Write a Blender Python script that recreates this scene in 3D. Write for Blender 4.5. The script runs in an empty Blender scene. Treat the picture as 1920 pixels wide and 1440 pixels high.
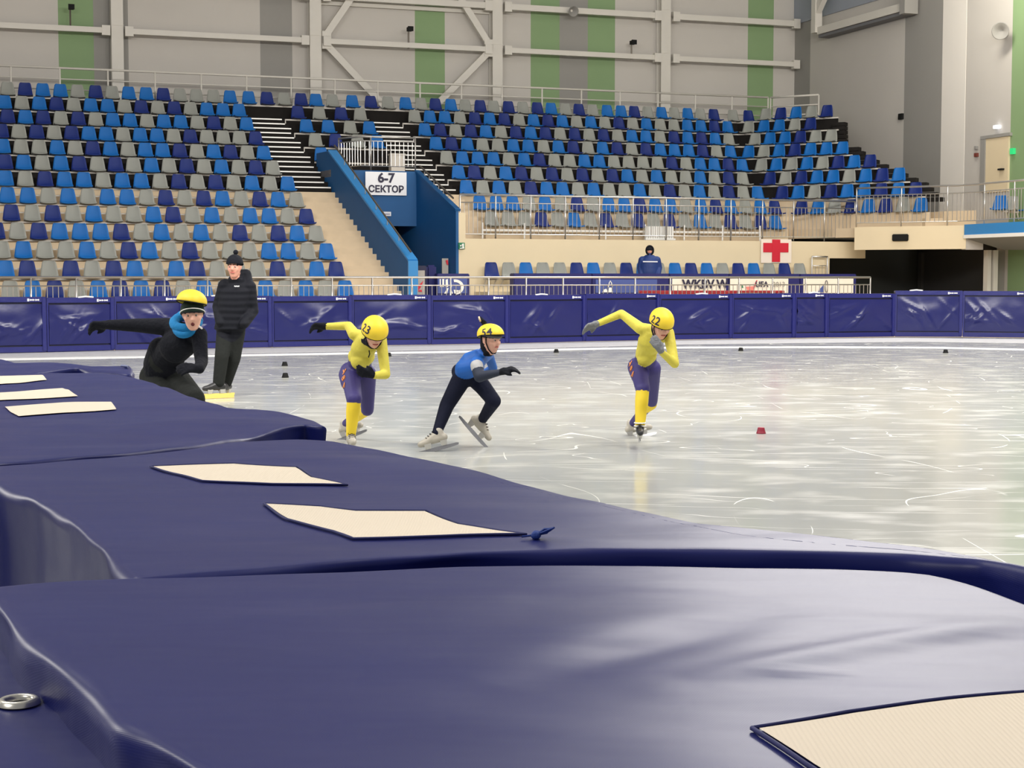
import bpy, bmesh, math, random
from mathutils import Vector, Matrix, noise
V = Vector
SC = bpy.context.scene
COL = SC.collection
random.seed(7)
PI = math.pi
# ------------------------------------------------------------ camera
F = 3000.0; CX, CY = 960.0, 720.0; HZ = 1.40
PITCH = math.atan(200.0 / F); cp, sp = math.cos(PITCH), math.sin(PITCH)
cam = bpy.data.cameras.new('camera'); camo = bpy.data.objects.new('camera', cam); COL.objects.link(camo)
cam.sensor_width = 36; cam.lens = F / 1920 * 36; cam.clip_start = 0.05; cam.clip_end = 300
camo.location = (0, 0, HZ); camo.rotation_euler = (PI / 2 - PITCH, 0, 0)
SC.camera = camo
SC.view_settings.view_transform = 'Standard'; SC.view_settings.look = 'None'
SC.view_settings.exposure = 0.22; SC.view_settings.gamma = 1.0; SC.view_settings.use_curve_mapping = False
# ------------------------------------------------------------ light
wd = bpy.data.worlds.new('world'); SC.world = wd; wd.use_nodes = True
wd.node_tree.nodes['Background'].inputs[0].default_value = (0.98, 0.97, 1.0, 1)
wd.node_tree.nodes['Background'].inputs[1].default_value = 0.22
def area(name, loc, target, sx, sy, power, color=(1, 0.96, 0.9)):
    l = bpy.data.lights.new(name, 'AREA'); l.shape = 'RECTANGLE'; l.size = sx; l.size_y = sy
    l.energy = power; l.color = color
    o = bpy.data.objects.new(name, l); COL.objects.link(o); o.location = loc
    o.rotation_euler = (V(target) - V(loc)).to_track_quat('-Z', 'Y').to_euler()
    return o
area('ceiling_lamp', (-8, -3, 10), (-2, 4, 0), 4, 1.5, 450)
area('rim_highlight_light', (-21, 19.5, 7.0), (0, 3, 1), 5, 2.5, 900)  # unseen light added for the highlight along the near mats' rims
area('ceiling_lamp', (-7, 9, 11.5), (-5, 16, 0), 7, 2, 900)
area('ceiling_lamp', (7, 9, 11.5), (5, 16, 0), 7, 2, 1200)
area('ceiling_lamp', (-12, 12, 10.5), (-8, 38, 1), 8, 2, 1000)
area('ceiling_lamp', (4, 14, 10.5), (5, 40, 1), 8, 2, 2000)
area('ceiling_lamp', (13, 18, 10.5), (13, 42, 1), 6, 2, 1700)
area('ceiling_lamp', (11, 44, 14.3), (4, 8, 0), 13, 2.2, 2900)
area('ceiling_lamp', (12.6, 45.5, 10.6), (15.5, 51, 8), 1.6, 0.8, 150, (1, 0.94, 0.8))
# ------------------------------------------------------------ pixel <-> world
def ray(px, py):
    u = (px - CX) / F; v = (CY - py) / F
    return V((u, cp + v * sp, -sp + v * cp))
def atY(px, py, Y):
    r = ray(px, py); k = Y / r.y
    return V((r.x * k, Y, HZ + r.z * k))
def atZ(px, py, Z):
    r = ray(px, py); k = (Z - HZ) / r.z
    return V((r.x * k, r.y * k, Z))
def proj(p):
    d = p[1] * cp - (p[2] - HZ) * sp; up = p[1] * sp + (p[2] - HZ) * cp
    return (CX + F * p[0] / d, CY - F * up / d)
TH = math.radians(19.3)
W = V((math.cos(TH), math.sin(TH), 0)); N = V((-math.sin(TH), math.cos(TH), 0))
M = N - 0.132 * W
P0 = V((-12.3, 38.4, 0))
def PT(a, s, z=0.0): return P0 + W * a + M * s + V((0, 0, z))
def line_t(A, D, z, px):
    u = (px - CX) / F; zz = z - HZ
    return (u * (A.y * cp - zz * sp) - A.x) / (D.x - u * D.y * cp)
def on_line(A, D, z, px):
    t = line_t(A, D, z, px); p = A + D * t; p.z = z; return p
def on_plane_s(px, py, s):        # wall plane parallel to W at offset s
    r = ray(px, py); A = P0 + N * s
    k = (A - V((0, 0, HZ))).dot(N) / r.dot(N)
    return V((0, 0, HZ)) + r * k
def a_of(px, z, s):
    return line_t(PT(0, s), W, z, px)
# ------------------------------------------------------------ materials
def mat(name, color, rough=0.5, metal=0.0, spec=0.5, noise_scale=0, noise_amt=0.0, bump=0.0, bump_scale=30, emit=None, coat=0, vary=None):
    m = bpy.data.materials.new(name); m.use_nodes = True; nt = m.node_tree; b = nt.nodes['Principled BSDF']
    b.inputs['Base Color'].default_value = (*color, 1); b.inputs['Roughness'].default_value = rough
    b.inputs['Metallic'].default_value = metal; b.inputs['Specular IOR Level'].default_value = spec
    b.inputs['Coat Weight'].default_value = coat
    tc = nt.nodes.new('ShaderNodeTexCoord')
    if noise_scale:
        n = nt.nodes.new('ShaderNodeTexNoise'); n.inputs['Scale'].default_value = noise_scale; n.inputs['Detail'].default_value = 4
        nt.links.new(tc.outputs['Object'], n.inputs['Vector'])
        mx = nt.nodes.new('ShaderNodeMix'); mx.data_type = 'RGBA'
        c2 = [max(0, c * (1 - noise_amt)) for c in color]; c1 = [min(1, c * (1 + noise_amt)) for c in color]
        mx.inputs[6].default_value = (*c2, 1); mx.inputs[7].default_value = (*c1, 1)
        nt.links.new(n.outputs['Fac'], mx.inputs[0]); nt.links.new(mx.outputs[2], b.inputs['Base Color'])
    if bump:
        n2 = nt.nodes.new('ShaderNodeTexNoise'); n2.inputs['Scale'].default_value = bump_scale; n2.inputs['Detail'].default_value = 3
        nt.links.new(tc.outputs['Object'], n2.inputs['Vector'])
        bp = nt.nodes.new('ShaderNodeBump'); bp.inputs['Strength'].default_value = bump; bp.inputs['Distance'].default_value = 0.02
        nt.links.new(n2.outputs['Fac'], bp.inputs['Height']); nt.links.new(bp.outputs[0], b.inputs['Normal'])
    if emit:
        b.inputs['Emission Color'].default_value = (*emit[0], 1); b.inputs['Emission Strength'].default_value = emit[1]
    return m
def srgb(r, g, b):
    f = lambda c: (c / 255 / 12.92) if c <= 10 else ((c / 255 + 0.055) / 1.055) ** 2.4
    return (f(r), f(g), f(b))
MT = {}
MT['wall'] = mat('wall_paint', (0.56, 0.53, 0.49), 0.75, noise_scale=0.6, noise_amt=0.05)
MT['wall_grey'] = mat('wall_paint_grey', (0.30, 0.29, 0.27), 0.75, noise_scale=0.6, noise_amt=0.05)
MT['wall_green'] = mat('wall_paint_green', (0.235, 0.35, 0.175), 0.75, noise_scale=0.6, noise_amt=0.05)
MT['wall_white'] = mat('wall_paint_white', (0.80, 0.76, 0.70), 0.7, noise_scale=0.6, noise_amt=0.03)
MT['steel_white'] = mat('painted_steel', (0.66, 0.63, 0.57), 0.5, noise_scale=2, noise_amt=0.04)
MT['cream'] = mat('cream_wall', srgb(222, 206, 173), 0.7, noise_scale=1.2, noise_amt=0.04)
MT['concrete'] = mat('beige_concrete', srgb(215, 195, 165), 0.8, noise_scale=3, noise_amt=0.12)
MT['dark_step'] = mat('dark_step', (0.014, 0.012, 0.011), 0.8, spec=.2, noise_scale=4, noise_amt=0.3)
MT['nosing'] = mat('nosing', (0.62, 0.58, 0.52), 0.45)
MT['nosing_bright'] = mat('nosing_bright', (0.95, 0.93, 0.88), 0.3, spec=0.8)
MT['chrome'] = mat('stainless_steel', (0.62, 0.60, 0.57), 0.28, metal=0.85)
MT['brass'] = mat('dark_rail', (0.12, 0.10, 0.08), 0.4, metal=0.4)
MT['blue_wall'] = mat('blue_paint', srgb(8, 84, 140), 0.6, noise_scale=2, noise_amt=0.08)
MT['blue_cap'] = mat('blue_cap_paint', srgb(45, 130, 195), 0.4)
MT['sd'] = mat('seat_dark_blue', srgb(14, 38, 110), 0.5, spec=.3, noise_scale=3, noise_amt=0.06)
MT['sl'] = mat('seat_light_blue', srgb(8, 98, 172), 0.5, spec=.3, noise_scale=3, noise_amt=0.06)
MT['sg'] = mat('seat_grey', srgb(142, 144, 138), 0.5, spec=.3, noise_scale=3, noise_amt=0.05)
MT['dark'] = mat('painted_room_shade', (0.012, 0.014, 0.013), 0.7)
MT['black'] = mat('black_plastic', (0.010, 0.010, 0.010), 0.75, spec=.2)
MT['white'] = mat('white_plastic', (0.85, 0.84, 0.80), 0.4)
MT['signwhite'] = mat('sign_white', (0.88, 0.88, 0.90), 0.5)
MT['ink'] = mat('ink', srgb(38, 34, 62), 0.6)
MT['red'] = mat('red_cloth', srgb(205, 25, 50), 0.6)
MT['green'] = mat('green_sign', srgb(20, 120, 80), 0.5)
MT['door'] = mat('cream_door', srgb(222, 205, 172), 0.6)
MT['vinyl'] = mat('blue_vinyl', srgb(20, 25, 90), 0.30, bump=0.35, bump_scale=2.2, noise_scale=2, noise_amt=0.08)
MT['vinyl_dark'] = mat('dark_vinyl', srgb(16, 16, 58), 0.4)
MT['vinyl_edge'] = mat('vinyl_border', srgb(28, 32, 104), 0.35, bump=0.3, bump_scale=9)
MT['banner_blue'] = mat('banner_blue', srgb(70, 86, 150), 0.5)
# ------------------------------------------------------------ objects
def props(o, label=None, cat=None, group=None, kind=None):
    if label: o['label'] = label
    if cat: o['category'] = cat
    if group: o['group'] = group
    if kind: o['kind'] = kind
    return o
def link_mesh(name, me, mats, parent=None, smooth=False):
    if not isinstance(mats, (list, tuple)): mats = [mats]
    if not me.materials:
        for m in mats: me.materials.append(m)
    if smooth:
        for p in me.polygons: p.use_smooth = True
    o = bpy.data.objects.new(name, me); COL.objects.link(o)
    if parent:
        o.parent = parent
    return o
def bobj(name, bm, mats, parent=None, smooth=False, recalc=True):
    if recalc: bmesh.ops.recalc_face_normals(bm, faces=bm.faces)
    me = bpy.data.meshes.new(name); bm.to_mesh(me); bm.free()
    return link_mesh(name, me, mats, parent, smooth)
def empty(name, loc=(0, 0, 0), rz=0.0):
    o = bpy.data.objects.new(name, None); COL.objects.link(o); o.location = loc; o.rotation_euler = (0, 0, rz)
    o.empty_display_size = 0.1
    return o
def keep(o, parent):            # parent without moving (parent unscaled)
    o.parent = parent
    o.matrix_parent_inverse = Matrix.LocRotScale(parent.location, parent.rotation_euler, None).inverted()
    return o
def add_hexa(bm, c):             # 8 corners: bottom 4 ccw, top 4 ccw
    v = [bm.verts.new(p) for p in c]
    for f in ((3, 2, 1, 0), (4, 5, 6, 7), (0, 1, 5, 4), (1, 2, 6, 5), (2, 3, 7, 6), (3, 0, 4, 7)):
        bm.faces.new([v[i] for i in f])
def add_prism(bm, pts, z0, z1):
    n = len(pts)
    lo = [bm.verts.new((p[0], p[1], z0)) for p in pts]; hi = [bm.verts.new((p[0], p[1], z1)) for p in pts]
    bm.faces.new(lo[::-1]); bm.faces.new(hi)
    for i in range(n):
        j = (i + 1) % n; bm.faces.new((lo[i], lo[j], hi[j], hi[i]))
def add_bar(bm, p, q, w, h, up=V((0, 0, 1))):       # box beam between p and q
    p = V(p); q = V(q); d = (q - p).normalized(); s = d.cross(up)
    if s.length < 1e-4: s = d.cross(V((0, 1, 0)))
    s.normalize(); u = s.cross(d)
    s *= w / 2; u *= h / 2
    add_hexa(bm, [p - s - u, p + s - u, q + s - u, q - s - u, p - s + u, p + s + u, q + s + u, q - s + u])
def add_tube(bm, pts, r, n=8, cap=True):
    pts = [V(p) for p in pts]; rings = []
    for i, p in enumerate(pts):
        a = pts[max(0, i - 1)]; b = pts[min(len(pts) - 1, i + 1)]; d = (b - a).normalized()
        s = d.cross(V((0, 0, 1)))
        if s.length < 1e-3: s = d.cross(V((0, 1, 0)))
        s.normalize(); u = s.cross(d)
        rr = r[i] if isinstance(r, (list, tuple)) else r
        rings.append([bm.verts.new(p + s * rr * math.cos(2 * PI * k / n) + u * rr * math.sin(2 * PI * k / n)) for k in range(n)])
    for i in range(len(rings) - 1):
        for k in range(n):
            j = (k + 1) % n; bm.faces.new((rings[i][k], rings[i][j], rings[i + 1][j], rings[i + 1][k]))
    if cap: bm.faces.new(rings[0][::-1]); bm.faces.new(rings[-1])
def boxc(bm, c, dx, dy, dz, rz=0.0):
    c = V(c); R = Matrix.Rotation(rz, 3, 'Z')
    pts = []
    for z in (-dz / 2, dz / 2):
        for x, y in ((-1, -1), (1, -1), (1, 1), (-1, 1)): pts.append(c + R @ V((x * dx / 2, y * dy / 2, z)))
    add_hexa(bm, pts)
def text_mesh(body, size, bold=0.0, extrude=0.0, spacing=1.0):
    cu = bpy.data.curves.new('text', 'FONT'); cu.body = body; cu.size = size; cu.align_x = 'CENTER'; cu.align_y = 'CENTER'
    cu.offset = bold; cu.extrude = extrude; cu.space_character = spacing; cu.resolution_u = 3
    o = bpy.data.objects.new('text', cu); COL.objects.link(o)
    dg = bpy.context.evaluated_depsgraph_get(); me = bpy.data.meshes.new_from_object(o.evaluated_get(dg))
    bpy.data.objects.remove(o); bpy.data.curves.remove(cu)
    return me
def place_on(o, origin, xdir, zdir=V((0, 0, 1))):    # local XY plane -> xdir, zdir
    x = V(xdir).normalized(); y = V(zdir).normalized(); z = x.cross(y)
    o.matrix_world = Matrix(((x.x, y.x, z.x, origin[0]), (x.y, y.y, z.y, origin[1]), (x.z, y.z, z.z, origin[2]), (0, 0, 0, 1)))
def baked(o):                    # apply matrix to mesh so it can be parented with identity
    o.data.transform(o.matrix_world); o.matrix_world = Matrix.Identity(4); return o
# ============================================================ ice and floor
def ice_material():
    m = bpy.data.materials.new('ice'); m.use_nodes = True; nt = m.node_tree; b = nt.nodes['Principled BSDF']; L = nt.links
    tc = nt.nodes.new('ShaderNodeTexCoord')
    def noise_n(scale, stretch, rot, detail=2):
        mp = nt.nodes.new('ShaderNodeMapping'); mp.inputs['Scale'].default_value = stretch; mp.inputs['Rotation'].default_value = (0, 0, rot)
        L.new(tc.outputs['Object'], mp.inputs['Vector'])
        n = nt.nodes.new('ShaderNodeTexNoise'); n.inputs['Scale'].default_value = scale; n.inputs['Detail'].default_value = detail
        L.new(mp.outputs[0], n.inputs['Vector']); return n
    def contour(n, level, width):
        a = nt.nodes.new('ShaderNodeMath'); a.operation = 'SUBTRACT'; a.inputs[1].default_value = level; L.new(n.outputs['Fac'], a.inputs[0])
        c = nt.nodes.new('ShaderNodeMath'); c.operation = 'ABSOLUTE'; L.new(a.outputs[0], c.inputs[0])
        r = nt.nodes.new('ShaderNodeMapRange'); r.inputs[1].default_value = 0; r.inputs[2].default_value = width
        r.inputs[3].default_value = 1; r.inputs[4].default_value = 0; L.new(c.outputs[0], r.inputs[0]); return r
    def mul(a, bb):
        x = nt.nodes.new('ShaderNodeMath'); x.operation = 'MULTIPLY'; L.new(a, x.inputs[0])
        if isinstance(bb, float): x.inputs[1].default_value = bb
        else: L.new(bb, x.inputs[1])
        return x.outputs[0]
    def mx(a, bb):
        x = nt.nodes.new('ShaderNodeMath'); x.operation = 'MAXIMUM'; L.new(a, x.inputs[0]); L.new(bb, x.inputs[1]); return x.outputs[0]
    lines = None
    for i, (sc, st, rot, lv, w) in enumerate([(0.8, (0.25, 1, 1), 0.25, 0.5, 0.0022), (1.1, (0.2, 1, 1), -0.35, 0.47, 0.0022), (1.6, (0.15, 1, 1), 0.05, 0.53, 0.003),
                                 (2.3, (0.3, 1, 1), 0.9, 0.5, 0.003), (0.9, (1, 0.3, 1), 0.4, 0.56, 0.002)]):
        n = noise_n(sc, st, rot, 0.5); c = contour(n, lv, w)
        g = noise_n(0.7 + i * 0.13, (1, 1, 1), i, 1)
        gr = nt.nodes.new('ShaderNodeMapRange'); gr.inputs[1].default_value = 0.48; gr.inputs[2].default_value = 0.6; L.new(g.outputs['Fac'], gr.inputs[0])
        v = mul(c.outputs[0], gr.outputs[0])
        lines = v if lines is None else mx(lines, v)
    snow = noise_n(2.6, (0.6, 1, 1), 0.12, 8)
    sr = nt.nodes.new('ShaderNodeMapRange'); sr.inputs[1].default_value = 0.50; sr.inputs[2].default_value = 0.80; sr.inputs[4].default_value = 0.30; L.new(snow.outputs['Fac'], sr.inputs[0])
    tot = mx(lines, sr.outputs[0])
    big = noise_n(0.5, (0.7, 1, 1), 0.3, 6)
    base = nt.nodes.new('ShaderNodeMix'); base.data_type = 'RGBA'
    base.inputs[6].default_value = (0.35, 0.365, 0.37, 1); base.inputs[7].default_value = (0.55, 0.555, 0.49, 1); L.new(big.outputs['Fac'], base.inputs[0])
    mc = nt.nodes.new('ShaderNodeMix'); mc.data_type = 'RGBA'; L.new(tot, mc.inputs[0]); L.new(base.outputs[2], mc.inputs[6]); mc.inputs[7].default_value = (0.74, 0.73, 0.69, 1)
    L.new(mc.outputs[2], b.inputs['Base Color'])
    rr = nt.nodes.new('ShaderNodeMapRange'); rr.inputs[3].default_value = 0.14; rr.inputs[4].default_value = 0.7; L.new(tot, rr.inputs[0]); L.new(rr.outputs[0], b.inputs['Roughness'])
    b.inputs['IOR'].default_value = 1.31
    bp = nt.nodes.new('ShaderNodeBump'); bp.inputs['Strength'].default_value = 0.06; bp.inputs['Distance'].default_value = 0.01
    wv = noise_n(5, (0.5, 1, 1), 0.1, 5); L.new(wv.outputs['Fac'], bp.inputs['Height']); L.new(bp.outputs[0], b.inputs['Normal'])
    return m
MT['ice'] = ice_material()
PADPX = [(-190, 668), (-50, 664), (88, 661), (215, 657.5), (345, 655), (510, 652), (660, 649), (808, 647), (953, 644.5), (1097, 641), (1236, 638), (1372, 636), (1490, 634.5), (1551, 633.5), (1677, 632), (1804, 632.5), (1935, 634)]
PADG = [atZ(x, y, 0.0) for x, y in PADPX]
bm = bmesh.new()
back = [p + V((0, 0.12, 0)) for p in PADG]
add_prism(bm, [(-14, -3), (16, -3), (back[-1].x + 4, back[-1].y)] + [(p.x, p.y) for p in reversed(back)] + [(-16, 30)], -0.1, 0.0)
props(bobj('floor_ice', bm, MT['ice']), kind='structure')
bm = bmesh.new(); add_prism(bm, [(-40, -12), (60, -12), (60, 80), (-40, 80)], -0.5, -0.11)
props(bobj('floor', bm, MT['concrete']), kind='structure')
def strip_on_ice(name, pxs, w, m, h=0.004):
    bm = bmesh.new(); P = [atZ(x, y, 0) for x, y in pxs]; L, R = [], []
    for i, p in enumerate(P):
        d = (P[min(i + 1, len(P) - 1)] - P[max(i - 1, 0)]).normalized(); n = V((-d.y, d.x, 0)) * w / 2
        L.append(p + n); R.append(p - n)
    for i in range(len(P) - 1):
        add_hexa(bm, [R[i], R[i + 1], L[i + 1], L[i]] + [q + V((0, 0, h)) for q in (R[i], R[i + 1], L[i + 1], L[i])])
    return bobj(name, bm, m)
MT['snow'] = mat('snow', (0.78, 0.78, 0.79), 0.8, noise_scale=6, noise_amt=0.06)
MT['snow2'] = mat('scraped_ice', (0.50, 0.50, 0.52), 0.5, noise_scale=7, noise_amt=0.25)
props(strip_on_ice('floor_scraped_ice', [(-190, 672), (215, 662), (640, 654), (953, 649), (1236, 642), (1490, 639), (1700, 637), (1935, 640)], 2.2, MT['snow2'], 0.003), kind='structure')
props(strip_on_ice('trim_snow_line', [(-190, 679), (0, 674), (300, 669), (640, 663), (900, 659), (1115, 654), (1300, 651.5), (1560, 651), (1760, 652), (1935, 656)], 0.5, MT['snow'], 0.007), kind='structure')
# ============================================================ back wall
SW = 13.0
def PN(t, s, z=0.0): return P0 + W * t + N * s + V((0, 0, z))
def t_wall(px, py=100): p = on_plane_s(px, py, SW); return (p - P0).dot(W)
TC = t_wall(1490)
ZT = 16.0
bounds = [(-6.5, 'wall'), (t_wall(110), 'wall_green'), (t_wall(176), 'wall_grey'), (t_wall(241), 'wall'), (t_wall(488), 'wall_grey'), (t_wall(548), 'wall'), (t_wall(778), 'wall_green'),
          (t_wall(834), 'wall'), (t_wall(995), 'wall_green'), (t_wall(1049), 'wall_grey'), (t_wall(1102), 'wall_green'), (t_wall(1153), 'wall'), (t_wall(1402), 'wall_green'), (t_wall(1450), 'wall'), (TC, None)]
def striped_wall(name, P, segs, z0, z1, thick_dir):
    bm = bmesh.new(); names = []
    for (t0, k), (t1, _) in zip(segs[:-1], segs[1:]):
        if k not in names: names.append(k)
        a, b = P(t0), P(t1); q = [a, b, b + thick_dir, a + thick_dir]
        n0 = len(bm.faces); add_prism(bm, q, z0, z1); bm.faces.ensure_lookup_table()
        for f in bm.faces[n0:]: f.material_index = names.index(k)
    return bobj(name, bm, [MT[k] for k in names])
props(striped_wall('wall_back', lambda t: PN(t, SW), bounds, 0, ZT, N * 0.3), kind='structure')
# right wall: from the corner towards the camera
CORNER = PN(TC, SW); RD = V((math.sin(TH), -math.cos(TH), 0))
def r_wall(px): return line_t(CORNER, RD, 6.0, px)
rb = [(0, 'wall_grey'), (r_wall(1517), 'wall'), (r_wall(1694), 'wall_grey'), (r_wall(1765), 'wall_white'), (r_wall(1809), 'wall'), (r_wall(1895), 'wall_green'), (r_wall(1990), 'wall'), (r_wall(1990) + 22, None)]
props(striped_wall('wall_right', lambda t: CORNER + RD * t, rb, 0, ZT, W * 0.3), kind='structure')
# white pilaster strip in front of the right wall
bm = bmesh.new(); a, b = CORNER + RD * rb[3][0], CORNER + RD * rb[4][0]
add_prism(bm, [a - W * 0.012, b - W * 0.012, b, a], 0, ZT); props(bobj('trim_pilaster', bm, MT['wall_white']), kind='structure')
# roof sheet over the stands and hall
bm = bmesh.new(); add_prism(bm, [(-22, 2), (34, 2), (34, 66), (-22, 66)], ZT - 0.2, ZT)
MT['roof'] = mat('roof_sheet', (0.55, 0.57, 0.62), 0.6)
props(bobj('ceiling', bm, MT['roof']), kind='structure')
# columns
NF = V((0, 0, 0))
cols = [(206, 230), (575, 598), (915, 935), (1229, 1248)]
COLT = []
for i, (x0, x1) in enumerate(cols):
    t0 = t_wall(x0); t1 = t_wall(x1); COLT.append((t0, t1)); w = t1 - t0
    bm = bmesh.new(); c = PN((t0 + t1) / 2, SW - 0.45)
    boxc(bm, c + V((0, 0, 9)), w * 0.93, 0.03, 13.8, TH)            # front flange
    boxc(bm, c + N * 0.2 + V((0, 0, 9)), 0.05, 0.4, 13.8, TH)       # web
    boxc(bm, c + N * 0.4 + V((0, 0, 9)), w * 0.93, 0.03, 13.8, TH)
    for z in (9.42, 10.95): boxc(bm, c - N * 0.02 + V((0, 0, z)), w * 0.96, 0.02, 0.03, TH)
    names = ['first', 'second', 'third', 'fourth']
    props(bobj('steel_column', bm, MT['steel_white']), 'pale painted steel column on back wall, %s counted from the left' % names[i], 'column', 'steel columns along the back wall')
def beam(p, q, h, label, depth=0.16):
    bm = bmesh.new(); add_bar(bm, p, q, depth, h)
    d = (q - p).normalized()
    for e, sg in ((p, 1), (q, -1)):                # end plates
        boxc(bm, e + d * 0.13 * sg, 0.26, depth + 0.03, h + 0.14, TH)
    props(bobj('wall_beam', bm, MT['steel_white']), label, 'beam', 'horizontal beams along the back wall')
zl, zu = 9.22, 10.70
bays = [(-6.3, COLT[0][0] - 0.03, 'left of the first column'), (COLT[0][1] + 0.03, COLT[1][0] - 0.03, 'between first and second column'), (COLT[1][1] + 0.03, COLT[2][0] - 0.03, 'between second and third column'),
        (COLT[2][1] + 0.03, COLT[3][0] - 0.03, 'between third and fourth column'), (COLT[3][1] + 0.03, TC - 0.1, 'right of the fourth column')]
for t0, t1, nm in bays:
    beam(PN(t0, SW - 0.5, zl), PN(t1, SW - 0.5, zl), 0.17, 'pale lower horizontal wall beam ' + nm)
    if t1 > 5: beam(PN(t0, SW - 0.5, zu), PN(t1, SW - 0.5, zu), 0.20, 'pale upper horizontal wall beam ' + nm)
bm = bmesh.new(); add_bar(bm, PN(COLT[1][1], SW - 0.1, 10.55), PN(COLT[2][0], SW - 0.1, 10.55), 0.1, 0.14)
props(bobj('trim_purlin', bm, MT['steel_white']), kind='structure')
c2, c3 = COLT[1][1], COLT[2][0]; mid = (c2 + c3) / 2
braces = [((c2 + .15, 9.12), (mid, 6.3), 'falling from second column to the middle of the bay'), ((c3 - .15, 9.12), (mid, 6.3), 'falling from third column to the middle of the bay'),
          ((c2 + .15, 9.45), (c2 + 1.9, 12.0), 'rising from second column'), ((c3 - .15, 9.45), (c3 - 1.9, 12.0), 'rising from third column')]
for (ta, za), (tb, zb), nm in braces:
    bm = bmesh.new(); add_bar(bm, PN(ta, SW - 0.45, za), PN(tb, SW - 0.45, zb), 0.12, 0.22)
    boxc(bm, PN(ta, SW - 0.5, (za + 9.25) / 2), 0.3, 0.06, 0.42, TH)
    props(bobj('diagonal_brace', bm, MT['steel_white']), 'pale diagonal steel brace ' + nm, 'brace', 'diagonal braces on the back wall')
# corner: truss column, brace and lattice beam along the right wall
def rw(px, off, z):
    A = CORNER - W * off; p = A + RD * line_t(A, RD, z, px); p.z = z; return p
cc = rw(1531, .45, 10.3)
bm = bmesh.new()
add_prism(bm, [cc - W * .14 - N * .14, cc + W * .14 - N * .14, cc + W * .14 + N * .14, cc - W * .14 + N * .14], atY(1531, 62, cc.y).z, ZT - 0.3)
add_bar(bm, V((cc.x, cc.y, atY(1531, 24, cc.y).z)), V((cc.x, cc.y, atY(1531, 24, cc.y).z)) + RD * 1.5 + V((0, 0, 1.5)), 0.2, 0.26)
props(bobj('truss_post', bm, MT['steel_white']), 'pale steel roof post with slanted brace in the back right corner', 'truss post')
zb = on_right_z = atY(1640, 30, rw(1640, .35, 10.3).y).z
q0 = rw(1539, .35, zb); q1 = rw(1699, .35, zb)
bm = bmesh.new(); add_bar(bm, q0, q1, 0.30, 0.26)
ro = props(bobj('roof_beam', bm, MT['steel_white']), 'pale steel roof beam running along top of the right wall', 'beam')
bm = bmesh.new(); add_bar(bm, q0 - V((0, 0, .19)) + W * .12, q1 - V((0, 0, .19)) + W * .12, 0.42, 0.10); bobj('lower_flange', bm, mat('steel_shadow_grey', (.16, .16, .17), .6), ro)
bm = bmesh.new(); boxc(bm, q1 + V((0, 0, 0.2)) + RD * .15, 0.5, 0.3, 0.9, TH); bobj('beam_end_box', bm, MT['wall_grey'], ro)
# bulkhead above the beam: bluish panel leaning over the right wall
bm = bmesh.new(); add_hexa(bm, [CORNER + V((0, 0, 10.75)) - W * 0.05, CORNER + RD * 9.3 + V((0, 0, 10.75)) - W * 0.05, CORNER + RD * 9.3 + V((0, 0, 10.75)), CORNER + V((0, 0, 10.75)),
    CORNER + V((0, 0, ZT - .3)) - W * 0.05, CORNER + RD * 9.3 + V((0, 0, ZT - .3)) - W * 0.05, CORNER + RD * 9.3 + V((0, 0, ZT - .3)), CORNER + V((0, 0, ZT - .3))])
props(bobj('wall_upper_right', bm, mat('bluish_panel', (0.30, 0.33, 0.38), 0.6)), kind='structure')
# wall spotlights on poles
for (px, py0, py1), nm in (((132, 14, 52), 'on the green stripe at upper left'), ((766, 55, 91), 'beside the green stripe in the braced bay'), ((1184, 80, 111), 'left of the fourth column')):
    top = on_plane_s(px, py0, SW - 0.55); bot = on_plane_s(px, py1, SW - 0.55)
    root = empty('spotlight', bot); props(root, 'small black spotlight on a thin pole ' + nm, 'spotlight', 'spotlights on the wall beams')
    bm = bmesh.new(); add_tube(bm, [bot - V((0, 0, 0.02)), V((bot.x, bot.y, top.z))], 0.028, 6); keep(bobj('pole', bm, MT['brass']), root)
    bm = bmesh.new(); boxc(bm, V((bot.x, bot.y, top.z)) + W * 0.03 - N * 0.05, 0.16, 0.22, 0.13, TH)
    boxc(bm, V((bot.x, bot.y, top.z)) + W * 0.03 - N * 0.17, 0.19, 0.03, 0.16, TH); keep(bobj('lamp_head', bm, MT['black']), root)
# round horn speakers
def horn(c, d, r, label):
    root = empty('horn_speaker', c); props(root, label, 'speaker')
    d = V(d).normalized(); bm = bmesh.new()
    prof = [(0.0, 0.03), (0.12, 0.05), (0.24, 0.12), (0.34, r), (0.33, r * 0.9), (0.22, 0.08), (0.12, 0.03)]
    s = d.cross(V((0, 0, 1))).normalized(); u = s.cross(d); n = 20; rings = []
    for x, rr in prof: rings.append([bm.verts.new(c + d * x + s * rr * math.cos(2 * PI * k / n) + u * rr * math.sin(2 * PI * k / n)) for k in range(n)])
    for i in range(len(rings) - 1):
        for k in range(n): bm.faces.new((rings[i][k], rings[i][(k + 1) % n], rings[i + 1][(k + 1) % n], rings[i + 1][k]))
    bm.faces.new(rings[0][::-1]); bm.faces.new(rings[-1])
    keep(bobj('horn', bm, MT['wall_grey'], smooth=True), root)
    bm = bmesh.new(); boxc(bm, c - d * 0.06, 0.14, 0.14, 0.14, TH); keep(bobj('driver', bm, MT['wall_grey']), root)
horn(on_plane_s(1073, 17, SW - 0.65) + N * 0.2, -N - V((0, 0, .3)), 0.19, 'grey round horn speaker on the upper beam of the back wall')
q = CORNER + RD * line_t(CORNER, RD, 9.3, 1893); q.z = atY(1890, 58, q.y).z
horn(q - W * 0.2, -W - N * 0.8 - V((0, 0, .2)), 0.26, 'grey round horn speaker high on the right wall')
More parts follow.
